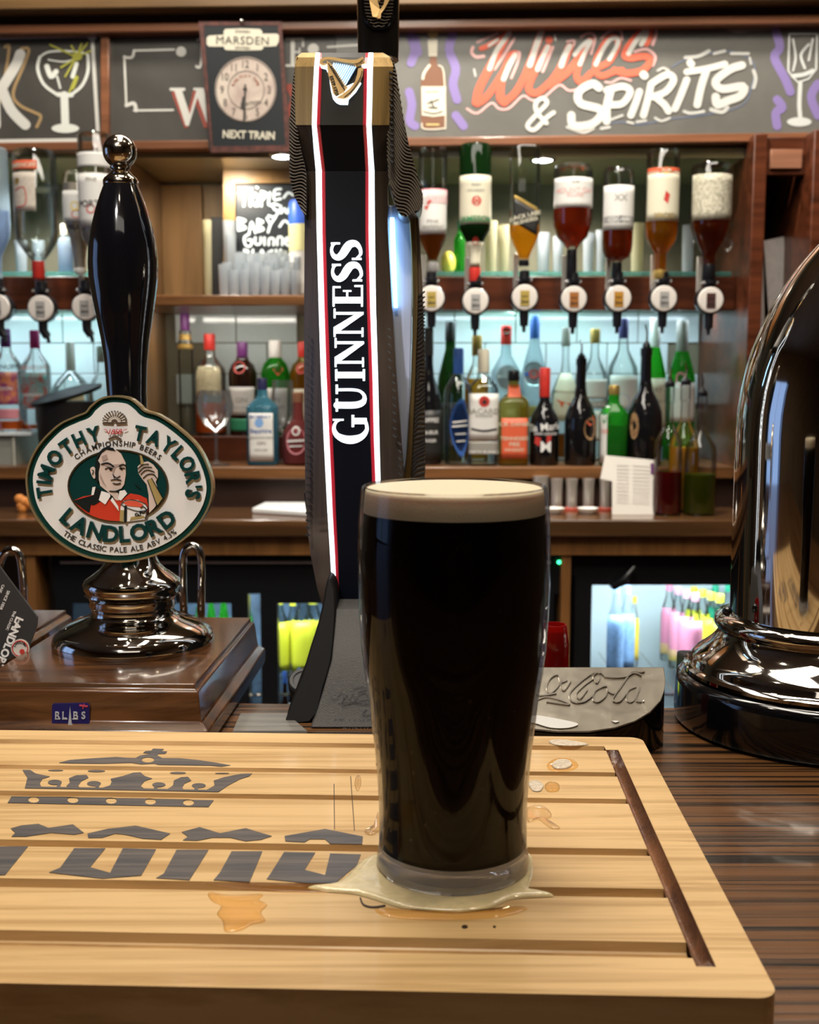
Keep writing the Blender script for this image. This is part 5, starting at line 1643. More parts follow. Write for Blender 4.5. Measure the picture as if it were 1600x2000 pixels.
# thin curved wall
wall_g = G('pint_wall', (.95, .96, .96), rough=.015, ior=1.36, extra=.0)
wl = [q for q in outer if q[1] >= zfloor - .002]
zmax = outer[-1][1]
mb = MB()
mb.lathe(GX, GY, wl + [(wl[-1][0] - th * .5, zmax + .0009), (wl[-1][0] - th, zmax)], 96, cap=False)
mb.build('glass_wall', wall_g, pg, smooth=60)
# thick clear foot
real_g = M('foot_glass', (.74, .77, .84), .03, trans=.72, ior=1.5)
ft = [q for q in outer if q[1] < zfloor - .002]
mb = MB()
mb.lathe(GX, GY, [(ft[0][0] * .7, zb0 + .0015), (ft[0][0] * .9, zb0)] + ft + [(wl[0][0], wl[0][1]), (wl[0][0] - th, zfloor + .0005), (wl[0][0] * .8, zfloor - .001), (.003, zfloor - .0022)], 96)
mb.build('glass_foot', real_g, pg, smooth=60)
# beer and head
br = thing('stout', 'black stout with a cream head filling the pint glass', 'beer', (GX, GY, zfloor))
zh = W(886, 999, GY).z
zt_ = W(886, 956, GY).z


def r_at(z):
    for (r0, a0), (r1, a1) in zip(outer, outer[1:]):
        if a0 <= z <= a1:
            return r0 + (r1 - r0) * (z - a0) / (a1 - a0)
    return outer[-1][0]


zz = [zfloor + .0004 + (zh - zfloor) * i / 24 for i in range(25)]
lp = [(.002, zfloor - .0012), (r_at(zz[0]) * .80, zfloor - .0004)] + [(r_at(z) - th - .0004, z) for z in zz]
MB().lathe(GX, GY, lp, 96).build('dark_beer', M('stout_black', (.0035, .0015, .0008), .15, spec=.1), br, smooth=60)
zz = [zh + .0001 + (zt_ - zh) * i / 6 for i in range(7)]
hp = [(r_at(z) - th - .0003, z) for z in zz]
rt_ = hp[-1][0]
hp += [(rt_ - .0008, zt_ + .0008), (rt_ * .93, zt_ + .0010), (rt_ * .6, zt_ + .0016), (.002, zt_ + .0019)]
MB().lathe(GX, GY, hp, 96).build('foam_head', M('foam_head', (.74, .63, .45), .45, sss=.15, bump=.12, bscale=900), br, smooth=50)
# drops running down the wall
mb = MB()
random.seed(21)
for i in range(46):
    a_ = radians(random.choice((random.uniform(-82, -55), random.uniform(-82, -60), random.uniform(-50, 60))))
    z = random.uniform(BT + .02, zmax - .012)
    r = r_at(z)
    s_ = random.uniform(.0002, .00048)
    mb.ball((GX + r * sin(a_), GY - r * cos(a_), z), s_, 8, sz=random.uniform(1, 1.8), sy=.6)
tag(mb.build('water_drops', wet2, pg), kind='stuff')
# embossed harp on the wall, very faint
a = Art(lambda x, y, h: (lambda z, r, g: Vector((GX + (r + .0003 + .0003 * h) * sin(g), GY - (r + .0003 + .0003 * h) * cos(g), z)))(W(886, y, GY - .035).z, r_at(W(886, y, GY - .035).z), (x - 886) / 190))
a.line([(868, 1052), (880, 1044), (890, 1056), (885, 1072), (870, 1090), (864, 1110)], 2.2).line([(866, 1115), (880, 1125), (900, 1142), (912, 1130), (905, 1090), (890, 1060)], 2.2)
a.line([(872, 1142), (880, 1146), (905, 1144)], 2).line([(780, 1165), (790, 1178), (802, 1182)], 1.8)
a.build('embossed_harp', wall_g, pg)

# ================================================================ HAND PUMP
hpY = .775
PBX = WZ(380, 1338, 1.1145)
zTop = 1.1145
hp_ = thing('hand_pump', 'beer hand pump with a black handle on a polished wooden box', 'beer pump', tuple(WZ(262, 1250, zTop)))


def boxloc(p):
    return p.x * cos(PS) - p.y * sin(PS), p.x * sin(PS) + p.y * cos(PS)


uA, vA = boxloc(WZ(380, 1336, zTop))
uB, vB = boxloc(WZ(490, 1206, zTop))
uR_ = (uA + uB) / 2
uL_ = boxloc(WZ(60, 1265, zTop))[0]
z0b = CT + .0008


def rect_ring(u0, u1, va, vb, z):
    return [LB(u0, va, z), LB(u1, va, z), LB(u1, vb, z), LB(u0, vb, z)]


def stack(mb, u0, u1, va, vb, lv):
    """lv: list of (outset, z) from bottom to top"""
    vs = []
    for o, z in lv:
        vs += rect_ring(u0 - o, u1 + o, va - o, vb + o, z)
    fs = []
    for i in range(len(lv) - 1):
        for k in range(4):
            k2 = (k + 1) % 4
            fs.append((i * 4 + k, i * 4 + k2, i * 4 + 4 + k2, i * 4 + 4 + k))
    fs.append((3, 2, 1, 0))
    m4 = (len(lv) - 1) * 4
    fs.append((m4, m4 + 1, m4 + 2, m4 + 3))
    return mb.add(vs, fs)


stack(MB(), uL_, uR_, vA, vB, [(.0085, z0b), (.0095, z0b + .004), (.0095, z0b + .012), (.006, z0b + .015), (.0045, z0b + .0165), (.0030, zTop - .008), (.0022, zTop - .004), (.0002, zTop - .0035), (0, zTop - .0025), (0, zTop)]).build('pump_box', wood_box, hp_, bevel=.0008, smooth=20)
# maker badge
def front(px, py, off=.0):
    """point on the front face of the pump box (plane v = vA - .004)"""
    d = ray(px, py)
    nrm = AY
    t = ((vA - .0045) - CAM.dot(nrm)) / d.dot(nrm)
    return CAM + d * t - AY * off


MBG = lambda b, t_: (lambda x, y, h: front(x, y, b + t_ * h))
Art(MBG(.0002, .0012)).poly([(106, 1373), (172, 1372), (176, 1378), (176, 1416), (171, 1421), (108, 1420), (103, 1415), (103, 1378)]).build('maker_badge', M('badge_navy', (.012, .012, .10), .15, coat=.6), hp_)
a = Art(MBG(.0015, .0005))
for ch, x in (('R', 115), ('L', 128), ('B', 150), ('S', 165)):
    a.text(ch, x, 1395, 20, 0, bold=.015, sx=.9)
a.line([(110, 1402.5), (119, 1402.5)], 1.5, n=1).line([(124, 1402.5), (133, 1402.5)], 1.5, n=1).line([(144, 1402.5), (154, 1402.5)], 1.5, n=1)
a.poly([(139, 1378), (141, 1400), (143, 1415), (144, 1420), (134, 1420), (135, 1415), (137, 1400)])
a.build('badge_lettering', M('badge_silver_ink', (.45, .45, .45), .3), hp_)
Art(MBG(.0015, .0005)).line([(158, 1376), (172, 1378)], 3).line([(166, 1374), (164, 1382)], 2).build('badge_flag', M('badge_flag_red', (.45, .05, .08), .4), hp_)

BX, BYp = hp_.location.x, hp_.location.y
BYp = .768


def pp(hw, y):
    return hw * MPP(y, BYp), W(262, y, BYp).z


bell = [pp(*q) for q in ((150, 1266), (154, 1258), (155, 1246), (151, 1234), (140, 1224), (122, 1215), (100, 1207), (84, 1200), (78, 1192), (80, 1184), (84, 1178), (82, 1170), (84, 1163), (92, 1158), (90, 1152), (94, 1146), (95, 1138), (90, 1130), (76, 1121), (62, 1110), (52, 1098), (45, 1082), (42, 1060))]
bell[0] = (bell[0][0], zTop + .0002)
BXc = W(262, 1246, BYp).x
MB().lathe(BXc, BYp, bell, 72).build('chrome_base', chrome, hp_, smooth=60)
# socket window at the neck
MB().lathe(BXc, BYp, [pp(36, 1108), pp(30, 1060)], 32).build('neck_socket', brass, hp_)
hd = [pp(*q) for q in ((39, 1062), (38, 900), (38, 770), (41, 710), (46, 665), (54, 620), (61, 580), (66, 545), (67, 515), (65, 480), (59, 445), (50, 410), (40, 380), (33, 362), (30, 355))]
MB().lathe(BXc, BYp, hd, 48).build('handle', M('handle_black', (.0035, .0035, .005), .05, coat=1.0), hp_, smooth=60)
cl = [pp(*q) for q in ((31, 364), (34, 361), (34, 353), (31, 348), (24, 342), (19, 336), (14, 333), (19, 330), (20, 326), (15, 323))]
MB().lathe(BXc, BYp, cl, 40).build('collar', M('knob_nickel', (.50, .45, .38), .12, 1.0), hp_, smooth=40)
MB().ball((BXc, BYp, W(262, 296, BYp).z), 33 * MPP(296, BYp), 36).build('ball_knob', M('knob_nickel', (.50, .45, .38), .12, 1.0), hp_)

# ---- pump clip
CY = .700
clip = thing('pump_clip', 'oval white enamel clip with green letters and a man in red', 'pump clip', tuple(W(237, 1097, CY)))
clip.parent = hp_
clip.location = Vector(clip['_w']) - Vector(hp_['_w'])
for k_ in ('label', 'category'):
    del clip[k_]
outl = smooth_loop([(55, 950), (57.5, 912), (77, 870), (115, 830), (150, 812), (170, 804), (180, 792), (200, 777), (225, 772), (255, 776), (275, 790), (287, 801), (315, 810), (352, 835), (390, 872), (413, 920), (418, 962), (402, 1007), (365, 1050), (315, 1080), (252, 1096), (190, 1092), (140, 1073), (97, 1040), (66, 995)], 5)


def inset(L, d):
    out = []
    n = len(L)
    for i in range(n):
        a_, b_ = L[i - 1], L[(i + 1) % n]
        tx, ty = b_[0] - a_[0], b_[1] - a_[1]
        q = sqrt(tx * tx + ty * ty) or 1
        out.append((L[i][0] - ty / q * d, L[i][1] + tx / q * d))
    return out


rim_in = inset(outl, 3.5)
wh_out = inset(outl, 13.5)
Art(PX(CY, -.004, .008)).poly(outl, rim_in).build('gold_rim', gold, clip)
Art(PX(CY, -.003, .005)).poly(inset(outl, 2)).build('green_plate', M('enamel_green', (.004, .035, .028), .12, coat=.8), clip)
Art(PX(CY, .0018, .0014)).poly(wh_out).build('white_field', M('enamel_white', (.74, .73, .70), .22, coat=.6), clip)


def ZC(pts):
    return [(40 + x / 4, 750 + y / 4) for x, y in pts]


cgr = M('clip_green', (.003, .035, .032), .25, coat=.4)
a = Art(PX(CY, .0032, .0018))
a.arc('TIMOTHY', 236, 948, 146, 107, -104, -13, 40, gap=.10, bold=.032, sx=.86)
a.arc("TAYLOR'S", 236, 948, 146, 107, 11, 104, 40, gap=.10, bold=.032, sx=.86)
a.arc('LANDLORD', 236, 945, 129, 96, -55, 54, 43, bottom=True, gap=.09, bold=.035)
a.build('green_lettering', cgr, clip)
a = Art(PX(CY, .0032, .0006))
a.arc('CHAMPIONSHIP BEERS', 233, 948, 110, 83, -50, 50, 14.5, bold=.012)
a.arc('THE CLASSIC PALE ALE ABV 4.3%', 235, 945, 156, 127, -43, 45, 14.5, bottom=True, bold=.006)
a.build('small_lettering', M('clip_ink', (.045, .04, .035), .4), clip)
ell = lambda cx, cy, rx, ry, n=48: [(cx + rx * cos(2 * pi * i / n), cy + ry * sin(2 * pi * i / n)) for i in range(n)]
Art(PX(CY, .0032, .0014)).poly(ell(234, 948, 98, 71), ell(234, 948, 95, 68)).build('inner_rim', M('bronze_line', (.14, .10, .05), .3, .8), clip)
Art(PX(CY, .0030, .0008)).poly(ell(234, 948, 96, 69)).build('oval_ground', cgr, clip)
skin = M('clip_skin', (.62, .50, .43), .35)
skin2 = M('clip_shade', (.36, .27, .23), .4)
redm = M('clip_red', (.55, .045, .02), .3)
blkm = M('clip_black', (.006, .010, .010), .35)
L1, L2, L3, L4 = PX(CY, .0039, .0005), PX(CY, .0044, .0004), PX(CY, .0048, .0004), PX(CY, .0052, .0004)
Art(L1).poly(ZC([(430, 905), (500, 875), (570, 862), (640, 850), (700, 870), (760, 900), (830, 880), (870, 850), (940, 862), (1000, 890), (1012, 960), (1010, 1000), (900, 1055), (780, 1070), (640, 1058), (540, 1010), (470, 950)])).build('red_shirt', redm, clip)
Art(L2).poly(ZC([(430, 905), (480, 892), (575, 865), (575, 800), (600, 795), (650, 830), (650, 905), (590, 940), (565, 935), (555, 1000), (500, 965)])).poly(ZC([(700, 880), (735, 865), (790, 990), (760, 960), (720, 900)])).build('shirt_shadow', blkm, clip)
Art(L3).poly(ZC([(580, 800), (605, 797), (590, 860), (572, 862)])).poly(ZC([(650, 830), (715, 850), (720, 870), (680, 935), (630, 900)])).poly(ZC([(790, 830), (830, 822), (850, 850), (800, 905), (780, 890)])).poly(ZC([(720, 900), (735, 880), (780, 950), (785, 985)])).build('white_collar', white, clip)
Art(L2).poly(ZC([(620, 600), (660, 520), (700, 500), (760, 510), (800, 540), (835, 610), (838, 700), (825, 780), (800, 815), (750, 830), (780, 850), (785, 905), (760, 900), (715, 850), (640, 790), (625, 720)])).poly(ZC([(562, 660), (580, 642), (600, 655), (602, 720), (590, 735), (570, 700)]), sm=2).build('face_shape', skin, clip)
Art(L3).poly(ZC([(605, 600), (620, 540), (660, 500), (690, 487), (740, 495), (760, 520), (720, 515), (690, 508), (665, 525), (640, 545), (618, 585), (640, 620), (628, 680), (628, 740), (618, 770), (606, 740), (600, 690)])).build('black_hair', blkm, clip)
a = Art(L3)
a.poly(ZC([(655, 620), (700, 610), (740, 625), (790, 620), (830, 625), (800, 632), (760, 645), (745, 690), (755, 715), (735, 700), (735, 650), (690, 640)])).poly(ZC([(640, 690), (660, 740), (690, 800), (660, 770), (640, 730)])).poly(ZC([(650, 560), (690, 545), (700, 580), (660, 600)]))
a.build('face_shading', skin2, clip)
a = Art(L4)
a.line(ZC([(652, 622), (690, 612), (720, 620), (745, 640)]), 2.6).line(ZC([(790, 635), (815, 622), (836, 630)]), 2.2).line(ZC([(680, 660), (705, 648), (735, 655)]), 1.6).disc(*ZC([(722, 660)])[0], 3, 2.5).disc(*ZC([(805, 655)])[0], 2.6, 2.3).line(ZC([(790, 652), (830, 650)]), 1.4)
a.line(ZC([(725, 745), (760, 738), (802, 745)]), 1.6).line(ZC([(742, 770), (770, 775), (798, 768)]), 1.8).line(ZC([(750, 715), (770, 725), (795, 712)]), 1.3).line(ZC([(740, 700), (752, 730)]), 1.4).line(ZC([(575, 665), (590, 672), (580, 700)]), 1).line(ZC([(715, 830), (760, 832), (800, 815)]), 2)
a.build('face_lines', blkm, clip)
Art(L2).poly(ZC([(930, 640), (960, 610), (1010, 600), (1050, 625), (1085, 670), (1088, 720), (1070, 760), (1090, 830), (1100, 900), (1060, 960), (1020, 1000), (1015, 860), (1000, 780), (960, 730), (935, 690)])).build('hand_shape', skin, clip)
Art(L3).poly(ZC([(940, 545), (965, 560), (980, 620), (950, 625)])).poly(ZC([(1010, 740), (1040, 730), (1125, 885), (1085, 940), (1060, 880)])).build('pump_lever', M('clip_gold', (.36, .27, .10), .4), clip)
a = Art(L4)
a.line(ZC([(935, 655), (970, 625), (1015, 620)]), 1.4).line(ZC([(940, 685), (980, 645), (1040, 645)]), 1.5).line(ZC([(955, 700), (1000, 665), (1060, 680)]), 1.5).line(ZC([(975, 730), (1010, 700), (1055, 700), (1080, 730)]), 1.6).line(ZC([(945, 545), (952, 620)]), 1.2)
a.line(ZC([(1008, 745), (1080, 940)]), 1.5).line(ZC([(1040, 730), (1128, 885)]), 1.5).line(ZC([(905, 770), (950, 805)]), 1)
a.build('hand_lines', blkm, clip)
Art(L2).poly(ZC([(800, 930), (820, 905), (860, 895), (930, 900), (985, 925), (1010, 960), (1000, 1020), (985, 1050), (830, 1070), (790, 1065)])).build('painted_pint', white, clip)
Art(L3).poly(ZC([(820, 920), (860, 905), (920, 910), (975, 935), (960, 955), (900, 950), (850, 945)])).build('painted_beer', M('clip_red2', (.70, .10, .05), .4), clip)
Art(L3).poly(ZC([(795, 975), (825, 980), (820, 1068), (792, 1065)])).poly(ZC([(880, 1030), (975, 1020), (990, 1035), (870, 1058)])).build('painted_gold', M('clip_gold', (.36, .27, .10), .4), clip)
a = Art(L4)
a.line(ZC([(800, 940), (830, 905), (900, 898), (985, 925), (1012, 965)]), 1.3).line(ZC([(812, 940), (850, 960), (930, 985), (1000, 980)]), 1.2).line(ZC([(838, 950), (836, 1066)]), 5, n=1).line(ZC([(1010, 960), (990, 1050)]), 1.2)
a.line(ZC([(955, 960), (975, 950), (1000, 975), (975, 1000), (950, 990), (955, 1015)]), 1.6)
a.text('Ca.', *ZC([(930, 1010)])[0], 8, -2, bold=.03)
a.build('pint_lines', blkm, clip)
a = Art(L1)
cxs, cys = ZC([(750, 275)])[0]
for i in range(15):
    g = radians(-100 + 200 * i / 14)
    for rr, ln in ((.25, 1),):
        x0_, y0_ = cxs + 4 * sin(g), cys + 8 - 4 * cos(g)
        x1_, y1_ = cxs + 23 * sin(g), cys + 4 - 20 * cos(g)
        a.line([(x0_, y0_), (x1_, y1_)], 2.6, n=1)
a.line([(cxs - 10, cys + 38), (cxs, cys + 34), (cxs + 11, cys + 38)], 4)
a.build('wheatsheaf_shadow', M('clip_brown_ink', (.09, .06, .04), .4), clip)
a = Art(L2)
for i in range(11):
    g = radians(-85 + 170 * i / 10)
    for r_ in (9, 17):
        x_, y_ = cxs + r_ * 1.05 * sin(g), cys + 5 - r_ * .95 * cos(g)
        a.line([(x_ - 2.2 * sin(g), y_ + 2.2 * cos(g)), (x_ + 2.6 * sin(g), y_ - 2.6 * cos(g))], 2.0, n=1)
a.build('wheatsheaf_ears', M('clip_pale', (.60, .55, .47), .4), clip)
Art(L3).text('1858', *ZC([(757, 368)])[0], 13.5, -1, bold=.01, shear=.3).line(ZC([(668, 352), (690, 356), (700, 385)]), 1).line(ZC([(820, 360), (848, 350)]), 1).build('date', M('clip_date_red', (.45, .02, .03), .4), clip)
# bracket joining the clip to the handle
MB().box(W(237, 900, CY).x - .012, W(237, 900, CY).x + .012, CY + .004, BYp, W(0, 960, CY).z, W(0, 900, CY).z).build('clip_bracket', chrome_r, clip)

# ---- second pump, mostly off the frame: its box, card and the two chrome swan necks
b2 = thing('pump_box', 'second wooden pump box at the left edge behind the drip mat card', 'pump box', tuple(LB(-.36, .88, z0b)))
u2, v2 = boxloc(WZ(104, 1207, zTop))
stack(MB(), u2 - .20, u2, v2 - .16, v2 + .03, [(.0085, z0b), (.0095, z0b + .012), (.0045, z0b + .0165), (.003, zTop - .006), (0, zTop - .003), (0, zTop)]).build('box_body', wood_box, b2, bevel=.0008, smooth=20)


def hook(label, pts, Y, r):
    P = smooth_loop([tuple(W(x, y, Y)) for x, y in pts], 6, closed=False)
    z_ = min(p[2] for p in P)
    o = MB().tube(P, r * MPP(1100, Y), 16).build('swan_neck_pipe', chrome)
    return tag(o, label, 'pipe')


hook('chrome swan neck pipe beside the pump clip', [(362, 1400), (361, 1250), (358, 1160), (357, 1100), (362, 1075), (376, 1066), (390, 1078), (394, 1110), (393, 1170), (392, 1400)], .885, 8)
hook('chrome swan neck pipe at the left edge above the black card', [(-12, 1200), (-2, 1110), (8, 1082), (24, 1074), (38, 1086), (44, 1130), (46, 1180), (48, 1400)], .90, 8)
CYd = .745
cd = thing('drip_mat_card', 'black printed card leaning upside down on the second pump', 'card', tuple(W(60, 1240, CYd)))
slab([(-60, 1020), (0, 1108), (73, 1206), (72, 1222), (56, 1265), (0, 1298), (-60, 1330)], CYd, CYd + .002).build('card', M('card_black', (.028, .028, .028), .45), cd)
QC = PX(CYd, .0002, .0004)
a = Art(QC)
a.text('LANDLORD', 18, 1258, 21, -67 + 180 - 0, bold=.03)
a.text('THE CLASSIC', 22, 1212, 7, 113).text('PALE ALE', 33, 1222, 6, 113).text('SINCE 1858', 10, 1172, 8, 113).text('CASK', 4, 1150, 7, 113)
a.build('card_lettering', white, cd)
Art(QC).disc(40, 1266, 18, 18, 28).build('card_roundel', M('card_cream', (.62, .58, .50), .5), cd)
Art(PX(CYd, .0008, .0003)).disc(40, 1266, 16, 16, 28, .88).disc(44, 1272, 5).build('roundel_red', ic_red, cd)
Art(PX(CYd, .0008, .0003)).arc('LANDLORD', 40, 1266, 12, 12, -70, 70, 6).build('roundel_letters', ic_blk, cd)
# leftover metal foot behind
# ================================================================ STOUT TAP
TY = .78
tp = thing('stout_tap', 'tall lit stout tap tower with white light strips and vertical lettering', 'beer tap', (W(700, 1425, .80).x, .80, CT))
bronze = M('dark_bronze', (.10, .075, .06), .34, .45, var=.3, vscale=(200, 200, 8))
led = M('led_white', (.9, .95, 1), .3, emit=(.80, .92, 1.0), es=2.8)
redp = M('tap_red', (.38, .015, .03), .3, coat=.4)
panel = M('panel_black', (.002, .003, .007), .45, spec=.12)
panel2 = M('panel_black_top', (.016, .016, .016), .5, spec=.3)
# columns of the face at each height: y, [left edge, bronze/led, led/red, red/black, black/red, red/led, led/bronze, right edge], depth offsets
ROWS = [(103, [590, 617, 625, 628, 714, 720, 729, 748], .012), (112, [578, 616, 624, 629, 713, 719, 729, 764], .004), (130, [576, 614, 622.5, 629, 711, 717.5, 728, 768], .0),
        (190, [576, 611, 620, 627, 710, 717, 727, 764], .0), (244, [577, 609.5, 618, 625, 709, 716, 725.5, 760], .0)]
ROWS2 = [(245, [577, 609.5, 618, 625, 709, 716, 725.5, 760], .001), (290, [584, 613, 623, 630, 712, 718.5, 728, 757], .010), (333, [594, 617, 628, 635, 714, 720.5, 731, 757], .018)]
ROWS3 = [(334, [594, 617, 628, 635, 714, 720.5, 731, 757], .018), (450, [595, 619, 629, 636, 714, 720.5, 732, 758], .016), (600, [594, 623, 633, 640, 717, 723.5, 734, 766], .013), (730, [594, 627, 637, 645, 721, 728, 738, 774], .010),
         (860, [595, 633, 643, 650, 724, 731, 741, 784], .008), (940, [596, 637, 646.5, 654, 727, 734, 743, 790], .007), (1000, [598, 640, 649, 656, 729, 736, 745, 792], .006), (1080, [606, 645, 653.5, 660, 732, 739, 748, 790], .006),
         (1150, [620, 649, 656.5, 662, 734, 741, 750, 780], .006), (1195, [633, 651, 657.5, 663, 735, 742, 751, 768], .008), (1212, [640, 652, 658, 663, 735, 742, 751, 762], .012)]


def band(rows, i0, i1, d0=0.0, d1=0.0, back=.055, raise_=0.0):
    """face strip between two column lines, with depth offsets at its edges, closed to the back"""
    mb = MB()
    n = len(rows)
    vs = []
    for y, xs, dy in rows:
        vs.append(W(xs[i0], y, TY + dy + d0 - raise_))
        vs.append(W(xs[i1], y, TY + dy + d1 - raise_))
    for y, xs, dy in rows:
        q = W(xs[i0], y, TY + dy + d0 - raise_)
        r = W(xs[i1], y, TY + dy + d1 - raise_)
        vs.append(Vector((q.x, TY + back, q.z)))
        vs.append(Vector((r.x, TY + back, r.z)))
    m2 = 2 * n
    fs = []
    for k in range(n - 1):
        a_ = 2 * k
        fs += [(a_, a_ + 1, a_ + 3, a_ + 2), (m2 + a_, m2 + a_ + 2, m2 + a_ + 3, m2 + a_ + 1), (a_, a_ + 2, m2 + a_ + 2, m2 + a_), (a_ + 1, m2 + a_ + 1, m2 + a_ + 3, a_ + 3)]
    fs += [(0, m2, m2 + 1, 1), (m2 - 2, m2 - 1, 2 * m2 - 1, 2 * m2 - 2)]
    mb.add(vs, fs)
    return mb


for rows, side, blk in ((ROWS, brass, panel2), (ROWS2, bronze, panel), (ROWS3, bronze, panel)):
    nm = 'brass_cheek' if side is brass else 'bronze_cheek'
    band(rows, 0, 1, .012, .0005).build(nm, side, tp, smooth=25)
    band(rows, 6, 7, .0005, .012).build(nm, side, tp, smooth=25)
    band(rows, 1, 2, raise_=.0012).build('light_strip', led, tp, smooth=25)
    band(rows, 5, 6, raise_=.0012).build('light_strip', led, tp, smooth=25)
    band(rows, 2, 3).build('red_stripe', redp, tp, smooth=25)
    band(rows, 4, 5).build('red_stripe', redp, tp, smooth=25)
    band(rows, 3, 4, .0004, .0004).build('black_face', blk, tp, smooth=25)

# ---- vertical lettering
def glyph(ch):
    R = lambda a, b, c, d: ('r', a, b, c, d)
    if ch == 'I':
        return 46, [R(12, 0, 34, 100), R(2, 0, 44, 7), R(2, 93, 44, 100)]
    if ch == 'N':
        return 100, [R(12, 0, 21, 100), R(0, 0, 33, 6), R(0, 94, 24, 100), ('p', [(6, 100), (34, 100), (88, 14), (88, 0), (80, 0)]), R(79, 0, 88, 100), R(66, 94, 100, 100)]
    if ch == 'U':
        return 96, [('s', [(24, 96), (24, 40), (32, 14), (50, 6), (68, 16), (76, 40), (76, 96)], [22, 22, 20, 12, 9, 9, 9]), R(2, 93, 46, 100), R(62, 93, 94, 100)]
    if ch == 'E':
        return 78, [R(12, 0, 34, 100), R(0, 0, 14, 6), R(0, 94, 14, 100), R(12, 94, 72, 100), R(66, 74, 72, 100), R(34, 49, 56, 55), R(53, 38, 58, 66), R(12, 0, 76, 6), R(70, 0, 76, 28)]
    if ch == 'S':
        return 74, [('s', [(64, 80), (58, 92), (40, 97), (22, 90), (17, 76), (27, 62), (46, 50), (60, 38), (62, 20), (48, 7), (28, 4), (13, 18)], [5, 8, 9, 14, 20, 24, 26, 24, 19, 12, 9, 5]), R(60, 70, 66, 99), R(9, 1, 15, 32)]
    if ch == 'G':
        return 104, [('s', [(82, 78), (74, 92), (54, 98), (32, 90), (18, 68), (16, 42), (28, 16), (52, 3), (80, 8)], [5, 8, 10, 16, 24, 26, 18, 10, 9]), R(68, 4, 88, 44), R(58, 40, 98, 47), R(79, 70, 85, 101)]


def pane_y(y):
    for (y0, x0, d0), (y1, x1, d1) in zip(ROWS3, ROWS3[1:]):
        if y0 <= y <= y1:
            return TY + d0 + (d1 - d0) * (y - y0) / (y1 - y0)
    return TY


a = Art(lambda x, y, h: W(x, y, pane_y(y)) + Vector((0, .0002 - .0010 * h, 0)))
spec_ = [('G', 868, 807, 651, 719), ('U', 805, 750, 656, 716), ('I', 745, 720, 655, 713), ('N', 717, 660, 654, 711), ('N', 658, 603, 652, 710), ('E', 599, 556, 650, 709), ('S', 555, 511, 648, 708), ('S', 513, 469, 646, 707)]
for ch, yb, yt, xl, xr in spec_:
    wd, parts = glyph(ch)
    sy = (yb - yt) / wd
    sx = (xr - xl) / 100
    f = lambda gx, gy: (xr - gy * sx, yb - gx * sy)
    for p in parts:
        if p[0] == 'r':
            _, x0, y0, x1, y1 = p
            a.poly([f(x0, y0), f(x1, y0), f(x1, y1), f(x0, y1)])
        elif p[0] == 'p':
            a.poly([f(*q) for q in p[1]])
        else:
            a.put(stroke2d(p[1], p[2]), lambda x, y: f(x, y))
a.build('lit_lettering', M('led_letters', (.9, .95, 1), .3, emit=(.84, .95, 1.0), es=1.5), tp)

# ---- harp badge
def ZH(pts):
    return [(560 + x / 6.154, 80 + y / 6.154) for x, y in pts]


harpg = M('harp_gold', (.80, .56, .26), .35, .35)
T0, T1, T2 = PX(TY, -.0002, .0012), PX(TY, .0010, .0020), PX(TY, .0030, .0006)
Art(T0).poly(ZH([(405, 290), (415, 325), (480, 345), (510, 420), (535, 600), (560, 700), (600, 745), (640, 765), (735, 768), (745, 705), (830, 620), (895, 515), (870, 480), (700, 560), (560, 300), (480, 280)])).poly(ZH([(905, 300), (962, 285), (965, 325), (905, 330)])).build('harp_backlight', led, tp)
a = Art(T1)
a.line(ZH([(475, 290), (440, 295), (418, 275), (430, 240), (480, 225), (560, 228), (650, 245), (760, 262), (850, 262), (915, 222)]), [3, 4, 5, 5, 5, 5, 5, 6, 7, 4])
a.poly(ZH([(485, 250), (540, 290), (738, 575), (722, 590), (690, 632), (598, 680), (560, 640), (535, 540), (500, 400), (490, 320)]))
a.poly(ZH([(905, 210), (950, 280), (935, 290), (860, 310), (840, 330), (815, 300), (850, 275)]))
a.poly(ZH([(862, 345), (922, 330), (915, 420), (880, 520), (820, 600), (740, 690), (690, 712), (600, 695), (680, 650), (760, 585), (825, 500), (850, 420)]))
a.build('harp', harpg, tp)
Art(PX(TY, .0006, .0007)).poly(ZH([(555, 290), (600, 265), (845, 318), (700, 560)])).build('harp_field', M('harp_slate', (.10, .25, .42), .4, emit=(.10, .3, .7), es=.25), tp)
a = Art(T1)
for i in range(11):
    f = i / 10
    x0_, y0_ = 575 + f * 255, 278 + f * 45
    x1_, y1_ = 560 + f * 140, 300 + f * 250
    a.line(ZH([(x0_, y0_), (x1_, y1_)]), 1.2, n=1)
a.build('harp_strings', M('string_white', (.7, .85, 1), .4, emit=(.7, .88, 1), es=.9), tp)
a = Art(T2)
a.text('ESTP.1759', *ZH([(578, 555)])[0], 9.5, 72, bold=.02)
a.line(ZH([(510, 290), (700, 600)]), 1.6, n=1).line(ZH([(700, 690), (800, 600), (880, 480), (908, 380)]), 1.2)
for i in range(12):
    f = i / 12
    a.line(ZH([(525 + 150 * f, 330 + 245 * f), (555 + 150 * f, 320 + 250 * f)]), .8, n=1)
for i in range(10):
    f = i / 9
    a.line(ZH([(760 + 130 * f, 640 - 200 * f), (775 + 125 * f, 660 - 200 * f)]), .8, n=1)
for i in range(5):
    a.line(ZH([(835 + 18 * i, 285 - 8 * i), (850 + 18 * i, 305 - 8 * i)]), .9, n=1)
a.build('harp_engraving', ic_blk, tp)

# ---- waved side fins
fin = M('fin_black', (.022, .018, .017), .3, .5, coat=.3)
fin_l = M('fin_ridge', (.14, .12, .10), .35, .5)


def fin_part(pts, Ya, Yb, name='side_fin', m_=None):
    return slab(pts, Ya, Yb).build(name, m_ or fin, tp, bevel=.0008)


